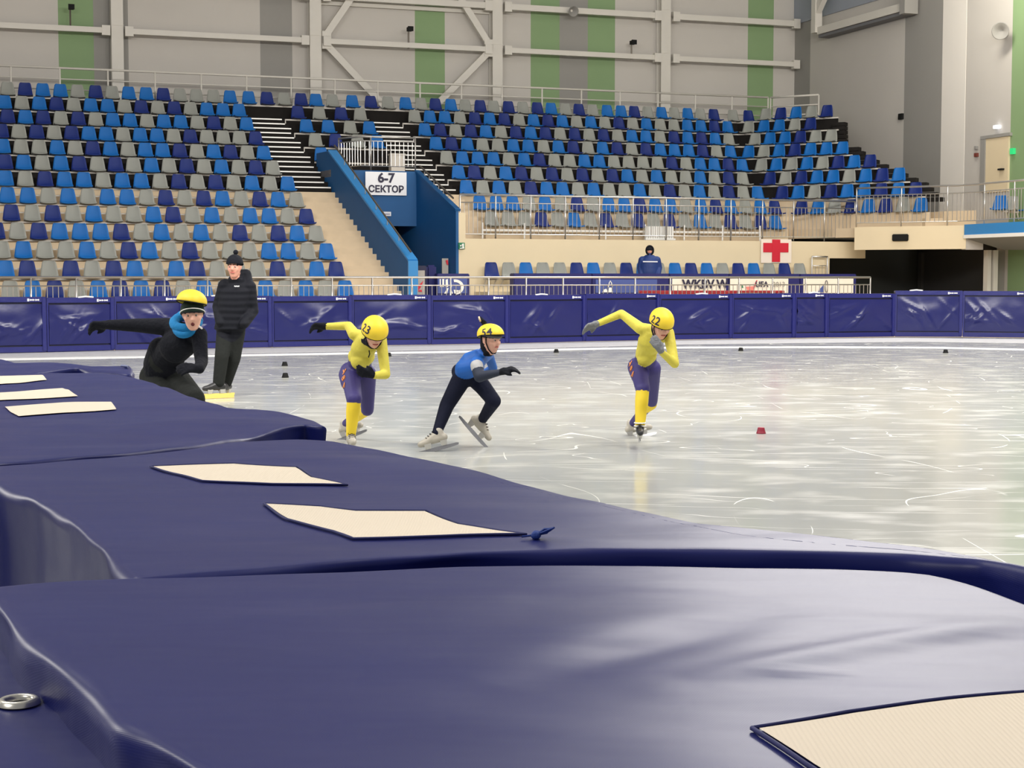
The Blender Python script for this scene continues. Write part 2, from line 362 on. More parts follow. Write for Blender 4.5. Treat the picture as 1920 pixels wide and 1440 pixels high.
# small things on the right wall
def on_right(px, py, off=0.03):
    t = line_t(CORNER - W * off, RD, 6.0, px); p = CORNER - W * off + RD * t
    p.z = atY(px, py, p.y).z; return p
def rbox(name, px0, py0, px1, py1, m, label, cat, depth=0.08, parent=None):
    a = on_right(px0, (py0 + py1) / 2, depth / 2); b = on_right(px1, (py0 + py1) / 2, depth / 2)
    z0 = on_right((px0 + px1) / 2, py1, depth / 2).z; z1 = on_right((px0 + px1) / 2, py0, depth / 2).z
    bm = bmesh.new(); boxc(bm, V(((a.x + b.x) / 2, (a.y + b.y) / 2, (z0 + z1) / 2)), depth, (b - a).xy.length, z1 - z0, TH)
    o = bobj(name, bm, m, parent)
    if label: props(o, label, cat)
    return o
rbox('wall_speaker', 1685, 213, 1692, 224, MT['black'], 'small black box speaker beside the grey stripe of the right wall', 'speaker')
rbox('emergency_lamp', 1866, 235, 1873, 241, mat('lamp_glow', (.9, .9, .95), .3, emit=((.85, .9, 1), 1.5)), 'small glowing white lamp above the cream door', 'lamp', 0.15)
rbox('alarm_button', 1829, 287, 1834, 294, mat('dull_red', srgb(120, 60, 50), .5), 'small dull red alarm button left of the cream door', 'button')
rbox('light_switch', 1829, 274, 1833, 280, MT['wall_grey'], 'small grey switch above the red alarm button', 'switch')
o = rbox('exit_lamp', 1897, 278, 1903, 289, mat('exit_green', srgb(30, 160, 80), .4, emit=((.05, .7, .25), .6)), 'small green exit lamp on the green wall stripe', 'exit sign', 0.1)
dr = rbox('door_1', 1851, 258, 1893, 360, MT['door'], None, None, 0.06); props(dr, kind='structure')
fr = rbox('door_frame', 1841, 252, 1896, 258, MT['wall_grey'], None, None, 0.10, dr)
fr = rbox('door_frame', 1841, 256, 1850, 360, MT['wall_grey'], None, None, 0.09, dr)
fr = rbox('door_handle', 1876, 316, 1884, 319, MT['black'], None, None, 0.16, dr)
# ============================================================ terraces
RISE, TREAD = 0.492, 0.85
def s_of(k): return TREAD * (k - 1)
def z_of(k): return 0.88 + RISE * (k - 1)
def nose(k): return s_of(k) - 0.12
PHI = math.radians(-30); W2 = V((math.cos(PHI), math.sin(PHI), 0)); N2 = V((-math.sin(PHI), math.cos(PHI), 0))
# bend pixel (between the straight block and the turned one) and end pixel per row
BEND = {5: 1590, 6: 1478, 7: 1442, 8: 1419, 9: 1409, 10: 1387, 11: 1391, 12: 1384, 13: 1383}
R2END = {6: 1745, 7: 1735, 8: 1706, 9: 1650, 10: 1598, 11: 1573, 12: 1572, 13: 1572}
def nose_line(k, a0):
    """plan polyline of the nosing of row k, from a0 through the bend to the right end"""
    s = nose(k); z = z_of(k); kk = min(k, 13)
    if k == 5: return [PT(a0, s), PT(a_of(1478, z, s), s)]
    b = PT(a_of(BEND[kk], z, s), s)
    e = on_line(b, W2, z, R2END[kk]); e.z = 0
    return [PT(a0, s), b, e]
def slab(name, k, a0, m, a1=None):
    bm = bmesh.new(); z = z_of(k)
    if a1 is None:
        f = nose_line(k, a0); b = nose_line(min(k + 1, 14) if k < 13 else 14, a0) if k < 13 else None
        if k == 13: b = [p + N * 1.5 for p in f]
        if k == 5: b = [PT(a0, nose(6)), PT(a_of(1478, 2.9, nose(6)), nose(6))]
        else:
            b = [p + (b[i] - p) * 1.02 for i, p in enumerate(f)]
        poly = f + b[::-1]
    else:
        poly = [PT(a0, nose(k)), PT(a1, nose(k)), PT(a1, nose(k) + TREAD * 1.02), PT(a0, nose(k) + TREAD * 1.02)]
        if k == 13: poly = [PT(a0, nose(k)), PT(a1, nose(k)), PT(a1, nose(k) + 1.5), PT(a0, nose(k) + 1.5)]
    add_prism(bm, poly, max(0.0, z - RISE - 0.02), z)
    return props(bobj(name, bm, m), kind='structure')
def nosing(name, pts, z, m, h=0.045, d=0.05):
    bm = bmesh.new()
    for p, q in zip(pts[:-1], pts[1:]): add_bar(bm, p - N * 0.015 + V((0, 0, z - h / 2)), q - N * 0.015 + V((0, 0, z - h / 2)), d, h)
    return props(bobj(name, bm, m), kind='structure')
AL0, AL1, AM0, AM1, AR0 = -4.5, 8.72, 10.05, 12.58, 13.82
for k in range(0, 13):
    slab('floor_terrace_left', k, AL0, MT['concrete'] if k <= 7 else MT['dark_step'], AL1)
    if k >= 7: nosing('trim_nosing_left', [PT(AL0, nose(k)), PT(AL1, nose(k))], z_of(k), MT['nosing'])
for k in range(9, 13):
    slab('floor_terrace_middle', k, AM0, MT['dark_step'], AM1 + 0.1)
    nosing('trim_nosing_middle', [PT(AM0, nose(k)), PT(AM1 + .1, nose(k))], z_of(k), MT['nosing'])
for k in range(5, 13):
    slab('floor_terrace_right', k, AR0, MT['concrete'] if k <= 7 else MT['dark_step'])
    if k >= 7: nosing('trim_nosing_right', nose_line(k, AR0), z_of(k), MT['nosing'])
slab('floor_terrace_top', 13, AL0, MT['dark_step']); nosing('trim_nosing_top', nose_line(13, AL0), z_of(13), MT['nosing'])
# aisle stairs, three steps to a row
def stairs(name, a0, a1, k0, k1, m, nose_m=None, shift=TREAD / 3):
    bm = bmesh.new(); nb = bmesh.new(); tot = int(round((k1 - k0) * 3))
    for i in range(tot):
        z = z_of(k0) + RISE / 3 * (i + 1); s = nose(k0) + TREAD / 3 * (i + 0) + shift
        add_prism(bm, [PT(a0, s), PT(a1, s), PT(a1, s + TREAD / 3 + .02), PT(a0, s + TREAD / 3 + .02)], max(0, z - RISE / 3 * 1.3), z)
        if nose_m: add_bar(nb, PT(a0 + .03, s - .01, z - .018), PT(a1 - .03 - (.1 if i % 3 else 0), s - .01, z - .018), 0.07, 0.036)
    props(bobj(name, bm, m), kind='structure')
    if nose_m: props(bobj(name.replace('floor_', 'trim_nosing_'), nb, nose_m), kind='structure')
    else: nb.free()
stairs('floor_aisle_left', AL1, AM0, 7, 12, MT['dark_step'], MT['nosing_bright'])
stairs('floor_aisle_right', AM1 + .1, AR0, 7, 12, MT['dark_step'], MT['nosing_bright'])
stairs('floor_stairs_left', AL1, AM0, 0, 7, MT['concrete'])
stairs('floor_stairs_right', AM1 + .1, AR0, 5, 7, MT['concrete'])
bm = bmesh.new(); add_prism(bm, [PT(AM1 + .12, 2.52), PT(a_of(1602, 2.5, 2.52), 2.52), PT(a_of(1602, 2.5, 4.0), 4.0), PT(AM1 + .12, 4.0)], 2.2, 2.48)
props(bobj('floor_deck_front', bm, MT['concrete']), kind='structure')
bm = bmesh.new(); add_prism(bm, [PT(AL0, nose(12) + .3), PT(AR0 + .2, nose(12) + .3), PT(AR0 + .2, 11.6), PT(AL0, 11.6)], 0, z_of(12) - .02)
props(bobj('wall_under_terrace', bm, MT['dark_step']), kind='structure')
bm = bmesh.new(); add_prism(bm, [PT(AM1 + .09, nose(5) + .25), PT(AR0 + .02, nose(5) + .25), PT(AR0 + .02, 5.0), PT(AM1 + .09, 5.0)], 2.2, z_of(5) + .02)
props(bobj('wall_under_stairs', bm, MT['concrete']), kind='structure')
# white upright edges of the middle and right blocks beside the aisles
for A, lo in ((AM0, 9), (AR0, 7)):
    bm = bmesh.new()
    for k in range(lo + 1, 13): boxc(bm, PT(A - .01, nose(k), z_of(k) - RISE / 2), 0.03, 0.03, RISE, TH)
    props(bobj('trim_step_edge', bm, MT['nosing']), kind='structure')
# ground platform behind the pads
bm = bmesh.new(); add_prism(bm, [PT(-6, -2.6), PT(a_of(1660, .3, 0), -2.6), PT(a_of(1660, .3, 0), 2.5), PT(-6, 2.5)], 0, 0.3)
props(bobj('floor_platform', bm, MT['concrete']), kind='structure')
# ============================================================ entrance block
def wall_quad(name, A, B, zA0, zA1, zB0, zB1, thick, m):
    bm = bmesh.new()
    add_hexa(bm, [A + V((0, 0, zA0)), B + V((0, 0, zB0)), B + thick + V((0, 0, zB0)), A + thick + V((0, 0, zA0)), A + V((0, 0, zA1)), B + V((0, 0, zB1)), B + thick + V((0, 0, zB1)), A + thick + V((0, 0, zA1))])
    return bobj(name, bm, m)
SP0, SP1 = -0.3, 5.5
w = wall_quad('wall_stair_left', PT(AM0, SP0), PT(AM0, SP1), 0, 1.83, 0, 5.05, W * 0.22, MT['blue_wall']); props(w, kind='structure')
bm = bmesh.new(); add_bar(bm, PT(AM0 + .11, SP0 - .02, 1.84), PT(AM0 + .11, SP1, 5.06), 0.27, 0.05); props(bobj('trim_cap_left', bm, MT['blue_cap']), kind='structure')
bm = bmesh.new(); boxc(bm, PT(AM0 + .11, SP0 - .03, 0.93), 0.26, 0.06, 1.8, TH); props(bobj('trim_wall_end', bm, MT['blue_cap']), kind='structure')
w = wall_quad('wall_stair_upper', PT(AM0, SP1), PT(AM0, SP1 + 1.0), 0, 5.05, 0, 5.05, W * 0.22, MT['blue_wall']); props(w, kind='structure')
# little return of the parapet
w = wall_quad('wall_entrance_front', PT(AM0 + .2, 5.24), PT(AM1, 5.24), 2.9, 4.5, 2.9, 4.5, M * 0.2, MT['blue_wall']); props(w, kind='structure')
w = wall_quad('wall_stair_right', PT(AM1, 2.5), PT(AM1, 5.3), 0, 3.25, 0, 4.5, W * 0.08, MT['blue_wall']); props(w, kind='structure')
bm = bmesh.new(); add_bar(bm, PT(AM1 + .05, 2.48, 3.27), PT(AM1 + .05, 5.3, 4.52), 0.16, 0.06); props(bobj('trim_cap_right', bm, MT['blue_wall']), kind='structure')
w = wall_quad('wall_stair_right_back', PT(AM1, 5.3), PT(AM1, 6.6), 0, 4.5, 0, 4.5, W * 0.12, MT['blue_wall']); props(w, kind='structure')
bm = bmesh.new(); add_prism(bm, [PT(AM0, 5.3), PT(AM1 + .1, 5.3), PT(AM1 + .1, 6.9), PT(AM0, 6.9)], 4.3, 4.5)
props(bobj('floor_landing', bm, MT['concrete']), kind='structure')
bm = bmesh.new(); add_prism(bm, [PT(AM0, 8.0), PT(AM1, 8.0), PT(AM1, 8.1), PT(AM0, 8.1)], 0, 4.0); props(bobj('wall_corridor_end', bm, MT['concrete']), kind='structure')
bm = bmesh.new(); add_prism(bm, [PT(AM0 + .22, 5.6), PT(AM0 + 2.0, 5.9), PT(AM0 + 2.0, 6.0), PT(AM0 + .22, 5.7)], 0, 3.2); props(bobj('wall_corridor_side', bm, mat('corridor_beige', srgb(190, 180, 155), .7)), kind='structure')
# sector sign
def plane_box(name, px0, py0, px1, py1, s, m, depth=0.03, parent=None):
    zc = on_plane_s((px0 + px1) / 2, (py0 + py1) / 2, 0).z
    # real s here is oblique offset; find point on oblique row s
    def pt(px, py):
        r = ray(px, py); A = PT(0, s); k = (A - V((0, 0, HZ))).dot(N) / r.dot(N); return V((0, 0, HZ)) + r * k
    a, b = pt(px0, (py0 + py1) / 2), pt(px1, (py0 + py1) / 2); z1 = pt((px0 + px1) / 2, py0).z; z0 = pt((px0 + px1) / 2, py1).z
    bm = bmesh.new(); c = V(((a.x + b.x) / 2, (a.y + b.y) / 2, (z0 + z1) / 2)); boxc(bm, c, (b - a).length, depth, z1 - z0, TH)
    o = bobj(name, bm, m)
    if parent: o.parent = parent
    return o, c, (b - a).length, z1 - z0
def wall_text(body, c, size, m, parent, bold=0.0, spacing=1.0, off=0.03, name='lettering', xs=1.0):
    me = text_mesh(body, size, bold, 0.003, spacing); o = link_mesh(name, me, m)
    me.transform(Matrix.Diagonal((xs, 1, 1, 1)))
    place_on(o, c - N * off, W); baked(o); o.parent = parent; return o
sg, c, sw_, sh_ = plane_box('sector_sign', 685, 322.5, 762, 366, 5.17, MT['signwhite'])
props(sg, 'white sign reading 6-7 СЕКТОР on the blue entrance wall', 'sign')
wall_text('6-7', c + V((0, 0, .15)), 0.38, MT['ink'], sg, 0.012, 1.0)
wall_text('СЕКТОР', c - V((0, 0, .17)), 0.265, MT['ink'], sg, 0.008, 1.0)
o, c, _, _ = plane_box('wall_plate', 713, 397, 733, 405, 5.17, MT['signwhite']); props(o, 'small pale plate low on the blue entrance wall', 'plate')
wall_text('ooooo', c, 0.09, MT['banner_blue'], o)
# dark handrails following the blue parapets
def handrail(pts, label):
    root = empty('handrail', pts[0]); props(root, label, 'handrail')
    bm = bmesh.new(); add_tube(bm, pts, 0.028, 6); keep(bobj('rail', bm, MT['brass']), root)
    for i in range(1, 7):
        p = V(pts[0]).lerp(V(pts[-1]), i / 7); bm = bmesh.new(); add_tube(bm, [p, p - V((0, 0, 0.16))], 0.014, 5); keep(bobj('bracket', bm, MT['chrome']), root)
handrail([PT(AM0 + .11, SP0 + .1, 2.06), PT(AM0 + .11, SP1 - .2, 5.2)], 'thin dark handrail on the long blue parapet beside the beige stairs')
handrail([PT(AM1 + .1, 2.9, 3.62), PT(AM1 + .1, 5.2, 4.66)], 'thin dark handrail on the short blue parapet right of the sector sign')
# ============================================================ cream wall and the openings on the right
S5 = 2.5
aL = AM1 + .08
def aw(px, z=1.5): return a_of(px, z, S5)
aD = aw(1555); aE = aw(1622)
def cream(a0, a1, z0, z1, name):
    bm = bmesh.new(); add_prism(bm, [PT(a0, S5), PT(a1, S5), PT(a1, S5 + .25), PT(a0, S5 + .25)], z0, z1)
    return props(bobj(name, bm, MT['cream']), kind='structure')
cream(aL, aD, 0, 2.48, 'wall_cream'); cream(aD, aE, 1.98, 2.48, 'wall_cream_lintel'); cream(aL, aL + .2, 2.48, 3.2, 'wall_cream_end')
# turned block fascia (right)
b6 = on_line(nose_line(6, AR0)[1] - N2 * 0.95, W2, 2.5, 1602)
zF0, zF1 = 2.22, 2.90
fe = on_line(b6, W2, 2.5, 1811); fe.z = 0; b6.z = 0
bm = bmesh.new(); add_prism(bm, [b6, fe, fe + N2 * .3, b6 + N2 * .3], zF0, zF1); props(bobj('wall_fascia', bm, MT['cream']), kind='structure')
# deck behind fascia
bm = bmesh.new(); k6 = nose_line(6, AR0)
wl = CORNER + RD * line_t(CORNER, RD, 3.0, 1935); wl.z = 0
wl0 = CORNER + RD * line_t(CORNER, RD, 3.0, 1700); wl0.z = 0
add_prism(bm, [b6 + N2 * .28, fe + N2 * .28, fe + W * 4.5, wl0, k6[2] + N * .3, k6[1]], 2.6, 2.88); props(bobj('floor_deck_right', bm, MT['concrete']), kind='structure')
# steps up to the balcony
for i, (p0, p1, zz) in enumerate(((1735, 1788, 3.05), (1770, 1830, 3.25))):
    A = on_line(fe + N * 1.3, W2 * -1, 3, p0); B = on_line(fe + N * (1.3 - i * .4), W2 * -1, 3, p1); A.z = B.z = 0
    bm = bmesh.new(); add_prism(bm, [A, B, B + N * 1.5, A + N * 1.5], 2.88, zz + .1); props(bobj('floor_balcony_step', bm, MT['concrete']), kind='structure')
# balcony running towards the camera
be = fe + RD * 9.0
bm = bmesh.new(); add_prism(bm, [fe, be, be + W * 5, fe + W * 5], 2.62, 2.88); props(bobj('floor_balcony', bm, MT['concrete']), kind='structure')
bm = bmesh.new(); add_prism(bm, [fe - W * .06, be - W * .06, be, fe], 2.62, 2.92); props(bobj('trim_balcony_blue', bm, MT['blue_cap']), kind='structure')
bm = bmesh.new(); add_prism(bm, [fe - W * .09, be - W * .09, be, fe], 2.52, 2.62); props(bobj('trim_balcony_white', bm, MT['white']), kind='structure')
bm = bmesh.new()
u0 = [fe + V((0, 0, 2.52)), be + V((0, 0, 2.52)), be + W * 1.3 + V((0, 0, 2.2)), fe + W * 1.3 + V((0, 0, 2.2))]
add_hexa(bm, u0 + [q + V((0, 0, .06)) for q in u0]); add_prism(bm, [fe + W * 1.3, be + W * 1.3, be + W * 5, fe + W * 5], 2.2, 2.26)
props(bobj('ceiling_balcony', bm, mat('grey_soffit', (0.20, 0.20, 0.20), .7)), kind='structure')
bm = bmesh.new(); add_prism(bm, [fe + N * .01, fe + W * .6 + N * .01, fe + W * .6 + N * .2, fe + N * .2], 2.2, 2.55); props(bobj('wall_soffit_end', bm, MT['wall']), kind='structure')
# room below, its shade painted as near-black walls
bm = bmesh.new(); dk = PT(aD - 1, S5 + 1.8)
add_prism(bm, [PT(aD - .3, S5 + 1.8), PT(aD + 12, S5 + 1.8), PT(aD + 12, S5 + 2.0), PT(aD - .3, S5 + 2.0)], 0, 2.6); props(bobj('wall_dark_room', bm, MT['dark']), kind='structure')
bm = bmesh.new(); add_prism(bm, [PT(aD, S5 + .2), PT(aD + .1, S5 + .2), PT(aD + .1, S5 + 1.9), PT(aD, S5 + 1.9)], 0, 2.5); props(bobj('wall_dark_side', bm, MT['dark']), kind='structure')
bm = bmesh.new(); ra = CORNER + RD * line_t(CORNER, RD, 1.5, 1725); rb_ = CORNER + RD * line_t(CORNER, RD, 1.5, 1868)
add_prism(bm, [ra - W * .25, rb_ - W * .25, rb_, ra], 0, 2.55); props(bobj('wall_shade_panel', bm, mat('painted_shade_grey', (.022, .022, .022), .7)), kind='structure')  # dark sheet on the right wall standing in for the room's shade
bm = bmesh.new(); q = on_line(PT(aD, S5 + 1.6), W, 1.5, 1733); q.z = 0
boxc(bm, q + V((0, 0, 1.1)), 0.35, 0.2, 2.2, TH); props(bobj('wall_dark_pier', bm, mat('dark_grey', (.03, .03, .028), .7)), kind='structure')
# pale double post under the balcony
q = on_line(fe + N * .6, W, 1.5, 1851); q2 = on_line(fe + N * .6, W, 1.5, 1863)
bm = bmesh.new()
for qq, ww in ((q, .13), (q2, .15)): add_prism(bm, [V((qq.x, qq.y, 0)) + W * x * ww / 2 + N * y * .1 for x, y in ((-1, -1), (1, -1), (1, 1), (-1, 1))], 0, 2.2)
props(bobj('balcony_post', bm, MT['steel_white']), 'pale double post holding up the balcony at the right', 'post')
q = on_line(fe + N * 1.0, W, 1.5, 1868); q.z = 0; q3 = on_line(fe + N * 1.0, W, 1.5, 1893); q3.z = 0; q4 = on_line(fe + N * 1.0, W, 1.5, 1960); q4.z = 0
bm = bmesh.new(); add_prism(bm, [q, q3, q3 + N * .1, q + N * .1], 0, 2.2); props(bobj('wall_under_balcony', bm, MT['wall_grey']), kind='structure')
bm = bmesh.new(); add_prism(bm, [q3, q4, q4 + N * .1, q3 + N * .1], 0, 2.2); props(bobj('wall_green_under_balcony', bm, MT['wall_green']), kind='structure')
# black display on the fascia
c0 = on_line(b6 - N2 * .05, W2, 2.5, 1673); c1 = on_line(b6 - N2 * .05, W2, 2.5, 1703)
z1 = atY(1688, 439, (c0.y + c1.y) / 2).z; z0 = atY(1688, 452, (c0.y + c1.y) / 2).z
bm = bmesh.new(); boxc(bm, V(((c0.x + c1.x) / 2, (c0.y + c1.y) / 2, (z0 + z1) / 2)), (c1 - c0).length, .08, z1 - z0, PHI)
bmesh.ops.bevel(bm, geom=bm.edges[:], offset=0.02, segments=2, affect='EDGES')
props(bobj('timing_display', bm, MT['black']), 'black rectangular timing display on the cream fascia at right', 'display')
# ============================================================ railings
def railing(pts, height, post_step, bar_step, label, mid=None, bars=True, m='chrome', r=0.028, bar_top=None, bar_bot=0.12, group=None, rm=None):
    pts = [V(p) for p in pts]; root = empty('railing', pts[0]); props(root, label, 'railing', group)
    U = V((0, 0, 1)); mm = MT[m]; rm = MT[rm] if rm else mm
    bm = bmesh.new(); add_tube(bm, [p + U * height for p in pts], r, 8); keep(bobj('top_rail', bm, rm, smooth=True), root)
    for h in (mid if mid else [height - 0.22]):
        bm = bmesh.new(); add_tube(bm, [p + U * h for p in pts], r * .62, 6); keep(bobj('middle_rail', bm, rm, smooth=True), root)
    L = [0]
    for a, b in zip(pts[:-1], pts[1:]): L.append(L[-1] + (b - a).length)
    def at(d):
        for i in range(len(pts) - 1):
            if d <= L[i + 1] + 1e-6: return pts[i].lerp(pts[i + 1], (d - L[i]) / (L[i + 1] - L[i]))
        return pts[-1]
    n = max(1, int(round(L[-1] / post_step)))
    for i in range(n + 1):
        p = at(L[-1] * i / n); bm = bmesh.new(); add_tube(bm, [p, p + U * height], r * .8, 8); keep(bobj('post', bm, mm, smooth=True), root)
    if bars:
        bt = (bar_top if bar_top else (mid[0] if mid else height - .22)); bm = bmesh.new(); nb = int(L[-1] / bar_step)
        for i in range(nb + 1):
            p = at(min(L[-1], i * bar_step)); add_tube(bm, [p + U * bar_bot, p + U * bt], 0.010, 5)
        add_tube(bm, [p + U * bar_bot for p in pts], 0.014, 5)
        keep(bobj('bar_infill', bm, mm), root)
    return root
railing([PT(-1.6, -1.85, .3), PT(a_of(1632, 1.4, -1.85), -1.85, .3)], 1.10, 1.0, .125, 'long steel railing behind the blue pads in front of the stands', mid=[0.90], rm='chrome')
railing([PT(aL + .06, S5 + .05, 2.49), PT(a_of(1602, 2.5, S5 + .05), S5 + .05, 2.49)], 1.22, 1.02, .13, 'steel railing above the long cream wall in front of the right seats', mid=[1.0])
zr = zF1
pR = [b6 + V((0, 0, zr)) + W2 * .05, fe + V((0, 0, zr)) - W2 * .25, fe + RD * .5 + V((0, 0, zr)), be + V((0, 0, zr))]
railing(pR, 1.15, 1.3, .13, 'steel railing curving along the balcony at the right', mid=[0.93])
# landing railing above the sector sign
pl = [PT(AM0 + .6, 6.3, 4.5), PT(AM0 + .9, 5.35, 4.5), PT(AM1 + .02, 5.35, 4.5)]
railing(pl, 0.98, 1.1, .13, 'steel railing on the landing above the sector sign', mid=[0.86], bar_bot=.14)
# wall-side railing behind the top row
railing([PT(AL0 + 1.0, 10.85, z_of(13)), PT(a_of(1440, 7.4, 10.85), 10.85, z_of(13))], 0.99, 1.4, 1, 'white railing behind the topmost seat row along the back wall', mid=[.66, .34], bars=False, m='steel_white', r=0.035)
zz = z_of(13); ba = PT(a_of(1440, 7.4, 10.85), 10.85, zz) + W * .1
be_ = on_line(ba, W2, 7.4, 1535); be_.z = zz
railing([ba, be_], 0.99, 1.4, 1, 'short white railing behind the topmost seats in the right corner', mid=[.66, .34], bars=False, m='steel_white', r=0.035)
# right end stair edges of the turned block
bm = bmesh.new()
for k in range(7, 13):
    e0 = nose_line(k, AR0)[2]; e1 = nose_line(k + 1, AR0)[2]
    for j in range(3):
        p = e0.lerp(e1, j / 3); add_prism(bm, [p - W2 * .2, p + W2 * (.5 if k < 11 else .22), p + W2 * (.5 if k < 11 else .22) + N2 * .32, p - W2 * .2 + N2 * .32], z_of(k) + RISE * j / 3 - .16, z_of(k) + RISE * j / 3 - .04)
props(bobj('floor_end_steps', bm, MT['dark_step']), kind='structure')
# seat-support tubes (white metal rails) of the rows
def seat_rail(p, q, name='seat_beam', label=None):
    bm = bmesh.new(); add_bar(bm, p, q, .05, .05)
    return bobj(name, bm, MT['nosing'])
# ============================================================ seats
def seat_mesh(m):
    bm = bmesh.new(); nx = 8
    prof = [(-0.40, 0.385, .40), (-0.36, 0.405, .42), (-0.25, 0.385, .43), (-0.12, 0.37, .44), (-0.05, 0.40, .44), (-0.015, 0.47, .425), (0.01, 0.56, .40), (0.03, 0.66, .37), (0.05, 0.75, .335), (0.055, 0.785, .30), (0.055, 0.80, .25)]
    F_, B_ = [], []
    for i, (y, z, w) in enumerate(prof):
        fr, bk = [], []
        for j in range(nx + 1):
            u = j / nx * 2 - 1; c = u * u
            yy = y - 0.035 * c * (1 if i > 3 else .0); zz2 = z + 0.02 * c * (1 if i <= 4 else 0)
            fr.append(bm.verts.new((u * w / 2, yy, zz2)))
            t = 0.018
            bk.append(bm.verts.new((u * w / 2, yy + (t if i > 3 else 0), zz2 - (t if i <= 4 else 0))))
        F_.append(fr); B_.append(bk)
    n = len(prof)
    for i in range(n - 1):
        for j in range(nx):
            bm.faces.new((F_[i][j], F_[i][j + 1], F_[i + 1][j + 1], F_[i + 1][j])); bm.faces.new((B_[i][j + 1], B_[i][j], B_[i + 1][j], B_[i + 1][j + 1]))
        for S in (0, nx): bm.faces.new((F_[i][S], F_[i + 1][S], B_[i + 1][S], B_[i][S]) if S == 0 else (F_[i + 1][S], F_[i][S], B_[i][S], B_[i + 1][S]))
    for i in (0, n - 1):
        for j in range(nx): bm.faces.new((F_[i][j], B_[i][j], B_[i][j + 1], F_[i][j + 1]))
    bmesh.ops.recalc_face_normals(bm, faces=bm.faces)
    me = bpy.data.meshes.new('stadium_seat'); bm.to_mesh(me); bm.free()
    me.materials.append(m)
    for p in me.polygons: p.use_smooth = True
    return me
SEAT = {'D': seat_mesh(MT['sd']), 'L': seat_mesh(MT['sl']), 'G': seat_mesh(MT['sg'])}
bm = bmesh.new(); boxc(bm, (0, -.1, .345), .12, .24, .03); boxc(bm, (0, .0, .33), .42, .05, .05); add_bar(bm, V((-.15, .0, .33)), V((-.15, .22, .12)), .03, .03); add_bar(bm, V((.15, .0, .33)), V((.15, .22, .12)), .03, .03)
bmesh.ops.recalc_face_normals(bm, faces=bm.faces); BRK = bpy.data.meshes.new('bracket'); bm.to_mesh(BRK); bm.free(); BRK.materials.append(MT['nosing'])
CN = {'D': 'dark blue', 'L': 'light blue', 'G': 'grey'}
ORD = ['first', 'second', 'third', 'fourth', 'fifth', 'sixth', 'seventh', 'eighth', 'ninth', 'tenth', 'eleventh', 'twelfth', 'thirteenth', 'fourteenth', 'fifteenth', 'sixteenth', 'seventeenth', 'eighteenth', 'nineteenth', 'twentieth', 'twenty-first', 'twenty-second']
NSEAT = 0
rest = {'verts': [], 'faces': [], 'mi': []}
def put_seat(c, loc, rz, label=None, group=None):
    global NSEAT
    if label:
        o = bpy.data.objects.new('stadium_seat', SEAT[c]); COL.objects.link(o); o.location = loc; o.rotation_euler = (0, 0, rz)
        props(o, label, 'seat', group); NSEAT += 1
        b = bpy.data.objects.new('bracket', BRK); COL.objects.link(b); b.parent = o
        return o
    R = Matrix.Rotation(rz, 3, 'Z')
    for me, mi in ((SEAT[c], 'DLG'.index(c)), (BRK, 3)):
        n0 = len(rest['verts'])
        rest['verts'] += [tuple(R @ v.co + loc) for v in me.vertices]
        for p in me.polygons: rest['faces'].append([n0 + i for i in p.vertices]); rest['mi'].append(mi)
def seat_row(cols, px0, px1, k, labelf=None, group=None, line=None, rz=None, zfloor=None, dirv=None, pxs=None):
    z = z_of(k) - .36 if zfloor is None else zfloor
    A = PT(0, s_of(k)) if line is None else line; D = W if dirv is None else dirv; rz = TH if rz is None else rz
    n = len(cols)
    if pxs: ts = [line_t(A, D, z + .6, p) for p in pxs]
    else:
        t0 = line_t(A, D, z + .6, px0); t1 = line_t(A, D, z + .6, px1); ts = [t0 + (t1 - t0) * i / (n - 1) for i in range(n)]
    for i, (c, t) in enumerate(zip(cols, ts)):
        p = A + D * t; p.z = z
        put_seat(c, p, rz + random.uniform(-.01, .01), labelf(i, c, n) if labelf else None, group)
    return A, D, ts
LEFT = {1: ('GLDGLDLDGLGLLGLGL', 19, 647), 2: ('LDGDGDLGLDGGGDGLD', 10, 630), 3: ('GLGGLGDLGDGGGLLGL', 3, 612), 4: ('DGDLLLDGLGLGDGDLG', -7, 592), 5: ('DGDGLGGLDGLGLLGD', 21, 574), 6: ('LLGLGLLGDGDLGDLG', 14, 555),
        7: ('LGDLLGLLGDGDGLGL', 10, 539), 8: ('DLGLDGDGLGDGLGDG', 9, 511), 9: ('LGGLGDLGLLDGLDGL', 5, 494), 10: ('DGDGDLLGLLGDGGGD', 2, 479), 11: ('DLDGDGLLGLLGDGL', 14, 462), 12: ('LGLDGLLGDGDGLLL', 8, 448)}
for k, (cs, x0, x1) in LEFT.items():
    step = (x1 - x0) / (len(cs) - 1)
    seat_row(cs, x0, x1, k, lambda i, c, n, k=k: '%s plastic seat, %s from the aisle in row %s from the front, left block' % (CN[c], ORD[n - 1 - i], ORD[k - 1].replace('first', 'one').replace('second', 'two').replace('third', 'three')) if False else
             '%s plastic seat, %s from the stairs, %s row up of the left block' % (CN[c], ORD[n - 1 - i], ORD[k - 1]), 'stadium seats of the left block')
RIGHT = {5: ('GGGDGLGDGDGDGLGDGDL', 921, 1453), 6: ('LLLGLGDGLLDLLGLDLGLD', 899, 1452), 7: ('LGLGDLLGLGGLGDGLGDGL', 874, 1420), 8: ('LDGLDGDGDGDLGLGGLGDG', 859, 1392), 9: ('GLLLGLDGGLLGGGGDGLLDL', 837, 1391),
         10: ('LDLGGLLGLDGLDGDLLLDGL', 817, 1369), 11: ('LDGDLGDLDGDGDGLLGDLDLG', 796, 1366), 12: ('GLLGDLDGLDLGLGDGLGGLLDL', 777, 1364)}
